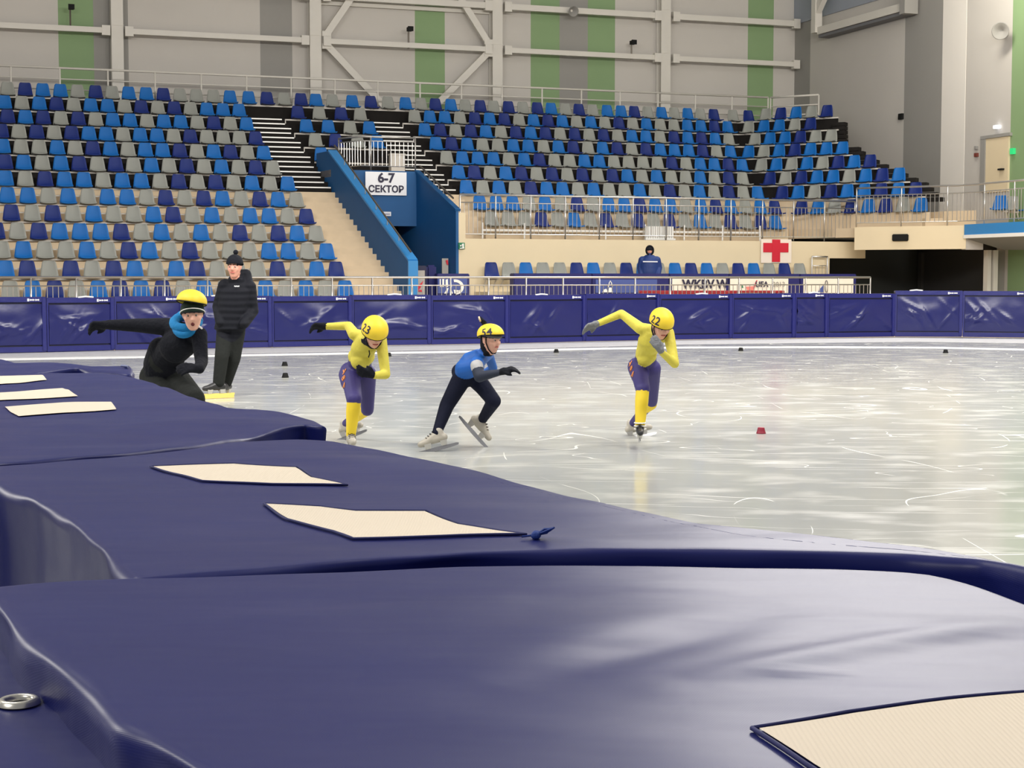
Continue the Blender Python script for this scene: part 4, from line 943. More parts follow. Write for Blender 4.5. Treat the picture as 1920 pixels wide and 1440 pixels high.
bm = bmesh.new(); flat_poly(bm, c4[1], [(-1.2, 0), (-1.15, .01), (-1.12, -.09), (-1.18, -.09)]); bobj('green_figure', bm, MT['green'], o)
o, c, w, h = banner(SP[4][0], 1506.5, 522.5, 1600, 549.5, bw)
c5 = sbox('x', 1548, 526, 1549, 548, S0 - .03, bw, depth=.02); bpy.data.objects.remove(c5[0]); c5 = c5[1]
bm = bmesh.new(); flat_poly(bm, c5, [(-.28, -.17), (-.2, -.06), (-.1, .04), (-.07, -.17)]); bobj('sail_picture', bm, MT['banner_blue'], o)
bm = bmesh.new(); add_tube(bm, [c5 + W * .045 * math.cos(t * PI / 8) + V((0, 0, .17 * math.sin(t * PI / 8))) - N * .03 for t in range(17)], .010, 5); bobj('oval_ring', bm, MT['ink'], o)
# red tubes in front of the stored pads
for j, (p0, p1, yy) in enumerate(((1197, 1470, 547), (1200, 1380, 549.5))):
    A = on_line(PT(0, -.9), W, 1.0, p0); B = on_line(PT(0, -.9), W, 1.0, p1); A.z = atY(p0, yy, A.y).z; B.z = atY(p1, yy, B.y).z
    bm = bmesh.new(); add_tube(bm, [A, B], .035, 8); add_tube(bm, [B - W * .2, V((B.x, B.y, .3)) - W * .2], .03, 6); add_tube(bm, [A + W * .2, V((A.x, A.y, .3)) + W * .2], .03, 6)
    props(bobj('red_barrier', bm, mat('dark_red', srgb(150, 30, 40), .4)), 'low red tubular barrier behind the pads, %s' % ('the longer one' if j == 0 else 'the shorter one in front'), 'barrier')
# blue bundle at the blue wall
o, c, w, h = sbox('stored_pad', 767, 498, 800, 550, S0 - .2, MT['vinyl_dark'], 'dark blue pad holding the grey sign with a red scrawl', 'pad', .3, GP, zbot=.3)
sg2, c, w, h = sbox('printed_panel', 769, 507, 796.5, 553, S0 - .24, mat('grey_print', srgb(165, 160, 155), .5, noise_scale=3, noise_amt=.25), depth=.02, bevel=0, parent=o)
bm = bmesh.new(); flat_poly(bm, c, [(-.02, -.1), (.1, 0), (.16, .06), (.08, -.12), (.02, -.2)]); flat_poly(bm, c, [(-.06, -.22), (.1, -.18), (.12, -.24)]); bobj('red_scrawl', bm, MT['red'], sg2)
o, c, w, h = sbox('tarpaulin', 800.5, 497, 819, 550, S0 + .05, MT['vinyl'], 'crumpled glossy blue tarpaulin between the two stored pads at the blue wall', 'tarpaulin', .25, zbot=.3, bevel=.05)
o, c, w, h = sbox('stored_pad', 820, 513, 880.5, 550, S0 - .2, MT['vinyl_st'], 'stored blue pad with the big white round letter mark', 'pad', .3, GP, zbot=.3)
pn, c, w, h = sbox('banner', 821, 522, 876, 550, S0 - .23, MT['banner_blue'], depth=.02, bevel=0, parent=o)
bm = bmesh.new()
def arc(cx, cy, rx, ry, a0, a1, wd, n=14):
    for i in range(n):
        t0, t1 = [math.radians(a0 + (a1 - a0) * k / n) for k in (i, i + 1)]
        flat_poly(bm, c, [(cx + rx * math.cos(t0), cy + ry * math.sin(t0)), (cx + rx * math.cos(t1), cy + ry * math.sin(t1)), (cx + (rx - wd) * math.cos(t1), cy + (ry - wd * .9) * math.sin(t1)), (cx + (rx - wd) * math.cos(t0), cy + (ry - wd * .9) * math.sin(t0))])
arc(.06, -.03, .24, .2, -85, 100, .08)
for pts in ([(-.36, .18), (-.33, .18), (-.33, -.03), (-.36, -.03)], [(-.29, .18), (-.24, .18), (-.24, -.03), (-.29, -.03)], [(-.36, 0), (-.24, 0), (-.24, -.03), (-.36, -.03)], [(-.2, .16), (-.14, .18), (-.13, -.03), (-.2, -.03)], [(-.09, .02), (-.02, .02), (-.03, -.03), (-.09, -.03)],
            [(-.16, -.06), (-.12, -.06), (-.16, -.2), (-.24, -.2)], [(-.08, -.08), (-.05, -.08), (0, -.2), (-.06, -.2)], [(.02, -.1), (.2, -.12), (.16, -.2), (.04, -.2)]):
    flat_poly(bm, c, pts)
bobj('letter_mark', bm, MT['white'], pn)
nb, c, w, h = sbox('notice_board', 829, 484.5, 840.5, 513, 2.9, mat('notice_grey', srgb(170, 165, 158), .5), 'narrow grey notice board with a red mark on the dark blue wall', 'notice board', .05, bevel=0)
bm = bmesh.new(); flat_poly(bm, c, [(0, .16), (.07, .17), (.08, .02), (.03, .05)], .04); bobj('red_mark', bm, MT['red'], nb)
# green evacuation sign
ev, c, w, h = sbox('exit_sign', 860, 455, 871.5, 467, S5 - .06, MT['green'], 'small green running-man sign on the cream wall', 'exit sign', .04, bevel=0)
bm = bmesh.new(); flat_poly(bm, c, [(-.01, .05), (.05, .07), (.05, -.05), (.01, -.05)], .04); flat_poly(bm, c, [(-.07, -.06), (.06, -.04), (.06, -.075), (-.07, -.08)], .04); flat_poly(bm, c, [(-.06, .02), (-.02, .03), (-.02, -.02), (-.06, -.02)], .04); bobj('running_man', bm, MT['white'], ev)
# red cross flag
fl, c, w, h = sbox('flag', 1427, 448.5, 1484, 493, S5 - .05, mat('flag_white', srgb(238, 225, 210), .8), 'white flag with a red cross on the cream wall', 'flag', .02, bevel=0)
bm = bmesh.new()
cr, c, w, h = sbox('red_cross', 1431.5, 455.5, 1478.5, 473, S5 - .07, MT['red'], depth=.015, bevel=0, parent=fl)
cr2, c, w, h = sbox('red_cross_bar', 1448, 449, 1463, 491, S5 - .075, MT['red'], depth=.015, bevel=0, parent=fl)
# steel gate left of the dark opening
q0 = on_line(PT(0, S5 - .2), W, 1.5, 1522); q1 = on_line(PT(0, S5 - .2), W, 1.5, 1551); q0.z = q1.z = .3
g_ = railing([q0, q1], 1.72, .6, .12, 'small upright steel gate beside the dark opening', mid=[1.45], r=.03)
# ============================================================ track blocks on the ice
def block(px, py, m, label, k=1.0):
    p = atZ(px, py, 0.0); bm = bmesh.new(); n = 20
    prof = [(.043, 0), (.043, .008), (.038, .02), (.030, .052), (.024, .056), (.0, .056)]
    rings = [[bm.verts.new(p + V((r * k * math.cos(2 * PI * i / n), r * k * math.sin(2 * PI * i / n), z * k + .001))) for i in range(n)] for r, z in prof[:-1]]
    for a, b in zip(rings[:-1], rings[1:]):
        for i in range(n): bm.faces.new((a[i], a[(i + 1) % n], b[(i + 1) % n], b[i]))
    bm.faces.new(rings[-1]); bm.faces.new(rings[0][::-1])
    props(bobj('track_block', bm, m, smooth=False), label, 'track block', 'rubber track blocks on the ice')
block(1427, 813, mat('red_rubber', srgb(130, 25, 48), .5), 'dark red rubber track block on the ice at right', 1.0)
for (x, y), l in (((534, 686), 'black track block between coach and skater 23, the farther of two'), ((535, 708), 'black track block between coach and skater 23, the nearer of two'), ((729, 668), 'black track block just right of skater 23'), ((1043, 661), 'black track block on the white line left of skater 22'),
                  ((1389, 658), 'black track block on the white line right of skater 22'), ((1773, 662), 'black track block on the white line at far right')):
    block(x, y, MT['black'], l, 1.15)
# ============================================================ people
def J(px, py, Y): return atY(px, py, Y)
class Fig:
    def __init__(s, vox=0.0075): s.bm = bmesh.new(); s.pr = []; s.mats = []; s.vox = vox
    def mi(s, m):
        if m not in s.mats: s.mats.append(m)
        return s.mats.index(m)
    def cap(s, p0, r0, p1, r1, m, flat=None):
        """tapered capsule; flat=(dir, factor) squashes it"""
        p0, p1 = V(p0), V(p1); d = p1 - p0; L = d.length
        if L < 1e-5: d = V((0, 0, 1)); p1 = p0 + d * 1e-4; L = 1e-4
        d = d / L; a = d.orthogonal().normalized(); b = d.cross(a); n = 14; rings = []
        for k in range(4, 0, -1):
            t = k / 4 * PI / 2 * .97; rings.append((p0 - d * r0 * math.sin(t), r0 * math.cos(t)))
        for k in range(0, 5): f = k / 4; rings.append((p0.lerp(p1, f), r0 + (r1 - r0) * f))
        for k in range(1, 5): t = k / 4 * PI / 2 * .97; rings.append((p1 + d * r1 * math.sin(t), r1 * math.cos(t)))
        vs = []
        for c, r in rings:
            row = []
            for k in range(n):
                o = a * r * math.cos(2 * PI * k / n) + b * r * math.sin(2 * PI * k / n)
                if flat: fd, ff = flat; o = o - fd * o.dot(fd) * (1 - ff)
                row.append(s.bm.verts.new(c + o))
            vs.append(row)
        for i in range(len(vs) - 1):
            for k in range(n): s.bm.faces.new((vs[i][k], vs[i][(k + 1) % n], vs[i + 1][(k + 1) % n], vs[i + 1][k]))
        s.bm.faces.new(vs[0][::-1]); s.bm.faces.new(vs[-1]); s.pr.append((p0, r0, p1, r1, s.mi(m)))
    def loft(s, secs, m):
        """secs: (center, side vector, front vector, rx, ry)"""
        n = 20; vs = []
        for c, sv, fv, rx, ry in secs: vs.append([s.bm.verts.new(V(c) + sv * rx * math.cos(2 * PI * k / n) + fv * ry * math.sin(2 * PI * k / n)) for k in range(n)])
        for i in range(len(vs) - 1):
            for k in range(n): s.bm.faces.new((vs[i][k], vs[i][(k + 1) % n], vs[i + 1][(k + 1) % n], vs[i + 1][k]))
        s.bm.faces.new(vs[0][::-1]); s.bm.faces.new(vs[-1])
        ms = m if isinstance(m, list) else [m] * (len(secs) - 1)
        for i in range(len(secs) - 1):
            a, b = secs[i], secs[i + 1]; s.pr.append((V(a[0]), (a[3] + a[4]) / 2, V(b[0]), (b[3] + b[4]) / 2, s.mi(ms[i])))
    def limb(s, pts, rs, ms):
        for i in range(len(pts) - 1): s.cap(pts[i], rs[i], pts[i + 1], rs[i + 1], ms[i] if isinstance(ms, list) else ms)
    def hand(s, w, d, pn, k, m, curl=.9, cuff=None, side=1):
        """palm + five curled fingers; d finger direction, pn palm normal (towards the palm side)"""
        d = V(d).normalized(); pn = V(pn); pn = (pn - d * pn.dot(d)).normalized(); a = d.cross(pn) * side
        palm = w + d * .085 * k
        s.cap(w, .024 * k, w + d * .03 * k, .03 * k, cuff or m); 
        for x in (-.022, 0, .022): s.cap(w + d * .02 * k + a * x * .6 * k, .017 * k, palm + a * x * k, .016 * k, m)
        for i, (x, L) in enumerate(((-.033, .062), (-.011, .072), (.012, .067), (.034, .052))):
            p = palm + a * x * k; q = d.copy(); seg = [L * .45, L * .32, L * .26]
            for j, sl in enumerate(seg):
                ang = curl * (.5 + .35 * j) * (1 + .08 * i); qq = (d * math.cos(ang) + pn * math.sin(ang)); p2 = p + qq * sl * k; s.cap(p, (.0105 - .001 * j) * k, p2, (.0098 - .001 * j) * k, m); p = p2
        t0 = w + d * .025 * k - a * .022 * k; t1 = t0 + (d * .6 - a * .6 + pn * .35).normalized() * .036 * k; t2 = t1 + (d * .8 + a * .15 + pn * .5).normalized() * .03 * k
        s.cap(t0, .014 * k, t1, .0115 * k, m); s.cap(t1, .0115 * k, t2, .0095 * k, m)
    def head(s, c, f, k, skin, neck=None, upref=V((0, 0, 1)), hair=None):
        f = V(f).normalized(); up = (upref - f * upref.dot(f)).normalized(); sd = f.cross(up)
        s.hc, s.hf, s.hu, s.hs, s.hk = V(c), f, up, sd, k
        P = lambda x, y, z: V(c) + sd * x * k + f * y * k + up * z * k
        sec = [(-.112, .022, .026, .050), (-.100, .038, .042, .036), (-.078, .050, .060, .022), (-.045, .060, .078, .008), (-.01, .068, .090, 0), (.03, .073, .096, -.006), (.065, .068, .088, -.010), (.092, .052, .066, -.012), (.108, .028, .036, -.012)]
        s.loft([(P(0, y, z), sd, f, rx * k, ry * k) for z, rx, ry, y in sec], [skin] * 5 + [hair or skin] * 3)
        s.cap(P(0, .086, .012), .0085 * k, P(0, .104, -.022), .0125 * k, skin); s.cap(P(-.010, .095, -.026), .008 * k, P(.010, .095, -.026), .008 * k, skin)
        s.cap(P(-.03, .074, .026), .011 * k, P(.03, .074, .026), .011 * k, skin)
        s.cap(P(-.02, .078, -.056), .010 * k, P(.02, .078, -.056), .010 * k, skin); s.cap(P(-.01, .066, -.092), .016 * k, P(.01, .066, -.092), .016 * k, skin)
        for x in (-1, 1):
            s.cap(P(.040 * x, .06, -.022), .022 * k, P(.030 * x, .066, -.04), .018 * k, skin); s.cap(P(.071 * x, -.006, .012), .010 * k, P(.070 * x, -.002, -.022), .008 * k, skin)
        if hair is BLK and k < 1.05:
            s.cap(P(0, -.022, -.06), .070 * k, P(0, -.020, .03), .080 * k, BLK); s.cap(P(0, .0, -.105), .055 * k, P(0, -.03, -.07), .06 * k, BLK)
        return P
    def build(s, root, name='body'):
        bmesh.ops.recalc_face_normals(s.bm, faces=s.bm.faces)
        me = bpy.data.meshes.new('raw'); s.bm.to_mesh(me); s.bm.free(); o = bpy.data.objects.new('raw', me); COL.objects.link(o)
        r = o.modifiers.new('r', 'REMESH'); r.mode = 'VOXEL'; r.voxel_size = s.vox; r.adaptivity = 0
        q = o.modifiers.new('s', 'SMOOTH'); q.factor = .5; q.iterations = 7
        dg = bpy.context.evaluated_depsgraph_get(); m2 = bpy.data.meshes.new_from_object(o.evaluated_get(dg)); bpy.data.objects.remove(o)
        m2.materials.clear()
        for m in s.mats: m2.materials.append(m)
        pr = s.pr
        for p in m2.polygons:
            c = p.center; best = 1e9; bi = 0
            for p0, r0, p1, r1, mi in pr:
                d = p1 - p0; t = max(0, min(1, (c - p0).dot(d) / d.length_squared)); dist = (c - (p0 + d * t)).length - (r0 + (r1 - r0) * t)
                if dist < best: best = dist; bi = mi
            p.material_index = bi; p.use_smooth = True
        o = bpy.data.objects.new(name, m2); COL.objects.link(o); keep(o, root); return o
def face(fig, root, mouth_open=False, k=None, iris=None, eyes=True):
    c, f, up, sd, k = fig.hc, fig.hf, fig.hu, fig.hs, fig.hk
    P = lambda x, y, z: c + sd * x * k + f * y * k + up * z * k
    for x in (-1, 1):
        bm = bmesh.new(); bmesh.ops.create_uvsphere(bm, u_segments=12, v_segments=8, radius=.0100 * k, matrix=Matrix.Translation(P(.029 * x, .0765, .005))); e = keep(bobj('eye', bm, MT['eye'], smooth=True), root)
        bm = bmesh.new(); bmesh.ops.create_uvsphere(bm, u_segments=10, v_segments=8, radius=.0066 * k, matrix=Matrix.Translation(P(.029 * x, .0818, .004))); q = bobj('iris', bm, MT['iris'], smooth=True); q.parent = e; q.matrix_parent_inverse = e.matrix_parent_inverse.copy(); e.matrix_parent_inverse = e.matrix_parent_inverse
        q.matrix_parent_inverse = (Matrix.LocRotScale(root.location, root.rotation_euler, None).inverted()).inverted() @ Matrix.LocRotScale(root.location, root.rotation_euler, None).inverted()
        bm = bmesh.new(); add_tube(bm, [P(.012 * x, .088, .026), P(.028 * x, .086, .031), P(.045 * x, .074, .025)], .0042 * k, 6); keep(bobj('eyebrow', bm, MT['brow'], smooth=True), root)
    bm = bmesh.new()
    if mouth_open:
        bmesh.ops.create_uvsphere(bm, u_segments=14, v_segments=8, radius=.014 * k, matrix=Matrix.Translation(P(0, .083, -.060)))
    else: add_tube(bm, [P(-.022, .083, -.056), P(-.008, .0925, -.055), P(.008, .0925, -.055), P(.022, .083, -.056)], .0052 * k, 6)
    keep(bobj('mouth', bm, MT['lip'] if not mouth_open else MT['mouth'], smooth=True), root)
MT['eye'] = mat('eye_white', (.42, .36, .33), .4); MT['iris'] = mat('iris', (.05, .03, .02), .2); MT['brow'] = mat('eyebrow', (.06, .035, .02), .8)
MT['lip'] = mat('lips', srgb(190, 100, 95), .5); MT['mouth'] = mat('open_mouth', srgb(95, 20, 20), .5)
SK = mat('skin', srgb(226, 172, 150), .5, noise_scale=20, noise_amt=.05); SK2 = mat('skin_adult', srgb(208, 148, 128), .5, noise_scale=20, noise_amt=.06)
YEL = mat('yellow_suit', srgb(208, 196, 74), .7, bump=.25, bump_scale=35, noise_scale=10, noise_amt=.05); YEL2 = mat('yellow_leg', srgb(236, 206, 44), .6, noise_scale=8, noise_amt=.06)
PUR = mat('purple_suit', srgb(54, 46, 112), .6, noise_scale=8, noise_amt=.08); HELM = mat('helmet_cover', srgb(244, 212, 52), .55, noise_scale=6, noise_amt=.05, bump=.12, bump_scale=14)
BLK = mat('black_fabric', (.008, .009, .014), .9, spec=.2, bump=.5, bump_scale=40); NAVY = mat('navy_leggings', (.007, .009, .024), .85, spec=.2, bump=.3, bump_scale=30); NAVY2 = mat('navy_sleeve', (.015, .022, .045), .75)
OLV = mat('dark_olive_trousers', (.016, .018, .017), .9, spec=.2, bump=.4, bump_scale=25); GREYG = mat('grey_glove', srgb(120, 122, 126), .85, bump=.5, bump_scale=60); BLUJ = mat('blue_jersey', srgb(14, 92, 180), .6, noise_scale=8, noise_amt=.1)
ORG = mat('orange_print', srgb(235, 150, 80), .6); SKB = mat('skate_boot', srgb(176, 170, 158), .5, noise_scale=15, noise_amt=.12); SKK = mat('skate_boot_black', (.02, .02, .022), .4); BLD = mat('blade_steel', (.55, .55, .56), .25, metal=.9); YBL = mat('yellow_guard', srgb(235, 205, 110), .5)
GREYB = mat('grey_band', (.10, .10, .11), .8); BAND = mat('pale_band', (.45, .45, .46), .6); HATG = mat('dark_green_hat', srgb(18, 40, 30), .9); COAT = mat('black_coat', (.007, .008, .013), .75, spec=.2, bump=.8, bump_scale=12)
def helmet(fig, root, f=None, up=None, off=(0, -.006, .03), rad=(.098, .122, .098), k=1.0, rim=-.30, text=None, tdir=None, trot=0, tsize=.098, label=None, name='helmet', mat_=None, backdrop=.25, front=.10):
    c, k0 = fig.hc, fig.hk; f = V(f).normalized() if f is not None else fig.hf; u0 = V(up) if up is not None else fig.hu
    u = (u0 - f * u0.dot(f)).normalized(); sd = f.cross(u); C = c + (fig.hs * off[0] + fig.hf * off[1] + fig.hu * off[2]) * k0; R = [r * k * k0 for r in rad]
    def surf(dv, s=1.0):
        dv = dv.normalized(); x, y, z = dv.dot(sd), dv.dot(f), dv.dot(u); t = 1 / math.sqrt((x / R[0]) ** 2 + (y / R[1]) ** 2 + (z / R[2]) ** 2); return C + dv * t * s
    bm = bmesh.new(); nu, nv = 36, 14; top = bm.verts.new(surf(u)); rows = []
    for j in range(1, nv + 1):
        row = []
        for i in range(nu):
            az = 2 * PI * i / nu; ca = math.cos(az)
            low = rim - backdrop * max(0, -ca) + front * max(0, ca)
            el = PI / 2 + (math.asin(max(-.95, min(.95, low))) - PI / 2) * j / nv
            dv = f * ca * math.cos(el) + sd * math.sin(az) * math.cos(el) + u * math.sin(el); row.append(bm.verts.new(surf(dv)))
        rows.append(row)
    for i in range(nu): bm.faces.new((top, rows[0][i], rows[0][(i + 1) % nu]))
    for j in range(nv - 1):
        for i in range(nu): bm.faces.new((rows[j][i], rows[j + 1][i], rows[j + 1][(i + 1) % nu], rows[j][(i + 1) % nu]))
    inner = [bm.verts.new(C + (v.co - C) * .88) for v in rows[-1]]; mid_ = [bm.verts.new(C + (v.co - C) * .84 + u * .03) for v in rows[-1]]
    for a, b in ((rows[-1], inner), (inner, mid_)):
        for i in range(nu): bm.faces.new((a[i], b[i], b[(i + 1) % nu], a[(i + 1) % nu]))
    rimpts = [v.co.copy() for v in rows[-1]]
    h = keep(bobj(name, bm, mat_ or HELM, smooth=True), root)
    if label: h['label'] = label
    inv = Matrix.LocRotScale(root.location, root.rotation_euler, None).inverted()
    def sub(o): o.parent = h; o.matrix_parent_inverse = Matrix.Identity(4); return o
    bm = bmesh.new(); rimpts.append(rimpts[0]); add_tube(bm, [C + (p - C) * .985 for p in rimpts], .0045 * k0, 6, cap=False); sub(bobj('helmet_rim', bm, BLK, smooth=True))
    if text:
        me = text_mesh(text, tsize, .0018, 0, 1.05); d0 = V(tdir).normalized(); t = V((0, 0, 1)).cross(d0); t = V((-t.x, -t.y, -t.z)) if t.x < 0 else t
        t.normalize(); b_ = d0.cross(t); b_ = b_ if b_.z > 0 else -b_
        ca, sa = math.cos(trot), math.sin(trot); r0 = (surf(d0) - C).length
        bmt = bmesh.new(); bmt.from_mesh(me); bmesh.ops.triangulate(bmt, faces=bmt.faces[:]); bmesh.ops.subdivide_edges(bmt, edges=bmt.edges[:], cuts=2)
        for v in bmt.verts:
            x, y = v.co.x * ca - v.co.y * sa, v.co.x * sa + v.co.y * ca; v.co = surf(d0 + t * x / r0 + b_ * y / r0, 1.012)
        o = bobj('number_print', bmt, MT['ink'], recalc=False); o['label'] = 'black number ' + text; sub(o)
    return h
def strap(fig, root):
    c, f, up, sd, k = fig.hc, fig.hf, fig.hu, fig.hs, fig.hk; P = lambda x, y, z: c + sd * x * k + f * y * k + up * z * k
    bm = bmesh.new(); add_tube(bm, [P(-.076, .01, .03), P(-.074, .02, -.03), P(-.055, .045, -.085), P(-.02, .06, -.118), P(.02, .06, -.118), P(.055, .045, -.085), P(.074, .02, -.03), P(.076, .01, .03)], .0055 * k, 6)
    keep(bobj('chin_strap', bm, BLK, smooth=True), root)
def skate(root, ankle, toe, upv, k, m, blade_len=.36, label=None, lace=True, blade_m=None, drop=.075):
    ankle, toe = V(ankle), V(toe); d = (toe - ankle); upv = V(upv).normalized(); d = (d - upv * d.dot(upv)).normalized(); sd = d.cross(upv)
    P = lambda x, y, z: ankle + d * x * k + sd * y * k + upv * z * k
    fg = Fig(.006); 
    fg.cap(P(-.015, 0, .012), .040 * k, P(-.02, 0, -.03), .038 * k, m); fg.cap(P(-.045, 0, -.045), .036 * k, P(.05, 0, -.045), .036 * k, m); fg.cap(P(.02, 0, -.02), .036 * k, P(.10, 0, -.05), .034 * k, m); fg.cap(P(.10, 0, -.052), .034 * k, P(.155, 0, -.058), .026 * k, m)
    b = fg.build(root, 'skate_boot')
    if label: b['label'] = label
    inv = Matrix.Identity(4)
    bm = bmesh.new(); Z0 = -.085
    for x in (-.035, .10): add_hexa(bm, [P(x - .02, -.014, Z0 - .028), P(x + .02, -.014, Z0 - .028), P(x + .02, .014, Z0 - .028), P(x - .02, .014, Z0 - .028), P(x - .03, -.026, Z0 + .015), P(x + .03, -.026, Z0 + .015), P(x + .03, .026, Z0 + .015), P(x - .03, .026, Z0 + .015)])
    c_ = bobj('blade_cup', bm, MT['chrome']); c_.parent = b
    bm = bmesh.new(); h = blade_len / 2; cx_ = .035
    pts = [(-h, -.052), (-h * .97, -.066), (-h * .6, -.073), (0, -.076), (h * .6, -.073), (h * .95, -.064), (h, -.050), (h * .9, -.044), (0, -.042), (-h * .9, -.046)]
    lo = [bm.verts.new(P(cx_ + x, -.005, Z0 + z + .016)) for x, z in pts]; hi = [bm.verts.new(P(cx_ + x, .005, Z0 + z + .016)) for x, z in pts]
    bm.faces.new(lo); bm.faces.new(hi[::-1])
    for i in range(len(pts)): j = (i + 1) % len(pts); bm.faces.new((lo[i], hi[i], hi[j], lo[j]))
    q = bobj('blade', bm, blade_m or BLD); q.parent = b
    if lace:
        bm = bmesh.new()
        for i in range(4): x = .03 + .022 * i; add_tube(bm, [P(x, -.03, .012 - i * .012), P(x + .006, 0, .022 - i * .0125), P(x, .03, .012 - i * .012)], .0035 * k, 5)
        q = bobj('laces', bm, BLK, smooth=True); q.parent = b
    return b
def ring(fig_pts, r, m, root, name, flat=1.0):
    bm = bmesh.new(); add_tube(bm, fig_pts, r, 10); return keep(bobj(name, bm, m, smooth=True), root)
def body_text(root, txt, origin, xd, yd, size, m, name='leg_lettering'):
    me = text_mesh(txt, size, .001, .002); o = link_mesh(name, me, m); x = V(xd).normalized(); y = V(yd); y = (y - x * y.dot(x)).normalized(); z = x.cross(y)
    me.transform(Matrix(((x.x, y.x, z.x, origin[0]), (x.y, y.y, z.y, origin[1]), (x.z, y.z, z.z, origin[2]), (0, 0, 0, 1)))); keep(o, root); return o
from mathutils.bvhtree import BVHTree
def decal_letters(root, body, letters, rot, size, m, name='leg_lettering'):
    bt = BVHTree.FromPolygons([v.co for v in body.data.vertices], [list(p.vertices) for p in body.data.polygons]); parts = []
    for ch, px, py in letters:
        d = ray(px, py).normalized(); hit = bt.ray_cast(V((0, 0, HZ)), d)
        if hit[0] is None: continue
        n = hit[1]; x = V((math.cos(rot), 0, math.sin(rot))); x = (x - n * x.dot(n)).normalized(); y = n.cross(x)
        me = text_mesh(ch, size, .0015, .002); me.transform(Matrix(((x.x, y.x, n.x, hit[0].x + n.x * .003), (x.y, y.y, n.y, hit[0].y + n.y * .003), (x.z, y.z, n.z, hit[0].z + n.z * .003), (0, 0, 0, 1)))); parts.append(me)
    bm = bmesh.new()
    for me in parts: bm.from_mesh(me)
    return keep(bobj(name, bm, m, recalc=False), root)
def person(name, base, label):
    r = empty('person', base); props(r, label, 'person'); return r
X_ = V((1, 0, 0)); Y_ = V((0, 1, 0)); Z_ = V((0, 0, 1))
def torso(fig, pel, wai, che, sho, side_p, side_s, wr, m, shoulder_w):
    """loft pelvis > waist > chest > shoulder line"""
    side_p = V(side_p).normalized(); side_s = V(side_s).normalized(); ax = (sho - pel).normalized(); secs = []
    ks = [(pel, side_p, wr[0]), (wai, side_p.lerp(side_s, .4).normalized(), wr[1]), (che, side_p.lerp(side_s, .8).normalized(), wr[2]), (sho, side_s, wr[3])]
    for c, s_, (rx, ry) in ks:
        a_ = ax; f_ = s_.cross(a_).normalized(); secs.append((c, s_, f_, rx, ry))
    return secs
nt = COAT.node_tree; wv = nt.nodes.new('ShaderNodeTexWave'); wv.bands_direction = 'Z'; wv.inputs['Scale'].default_value = 4.2; wv.inputs['Distortion'].default_value = 1.0
tcn = nt.nodes.new('ShaderNodeTexCoord'); nt.links.new(tcn.outputs['Object'], wv.inputs[0]); bpn = nt.nodes.new('ShaderNodeBump'); bpn.inputs['Strength'].default_value = .35; bpn.inputs['Distance'].default_value = .02
nt.links.new(wv.outputs['Fac'], bpn.inputs['Height']); nt.links.new(bpn.outputs[0], nt.nodes['Principled BSDF'].inputs['Normal'])
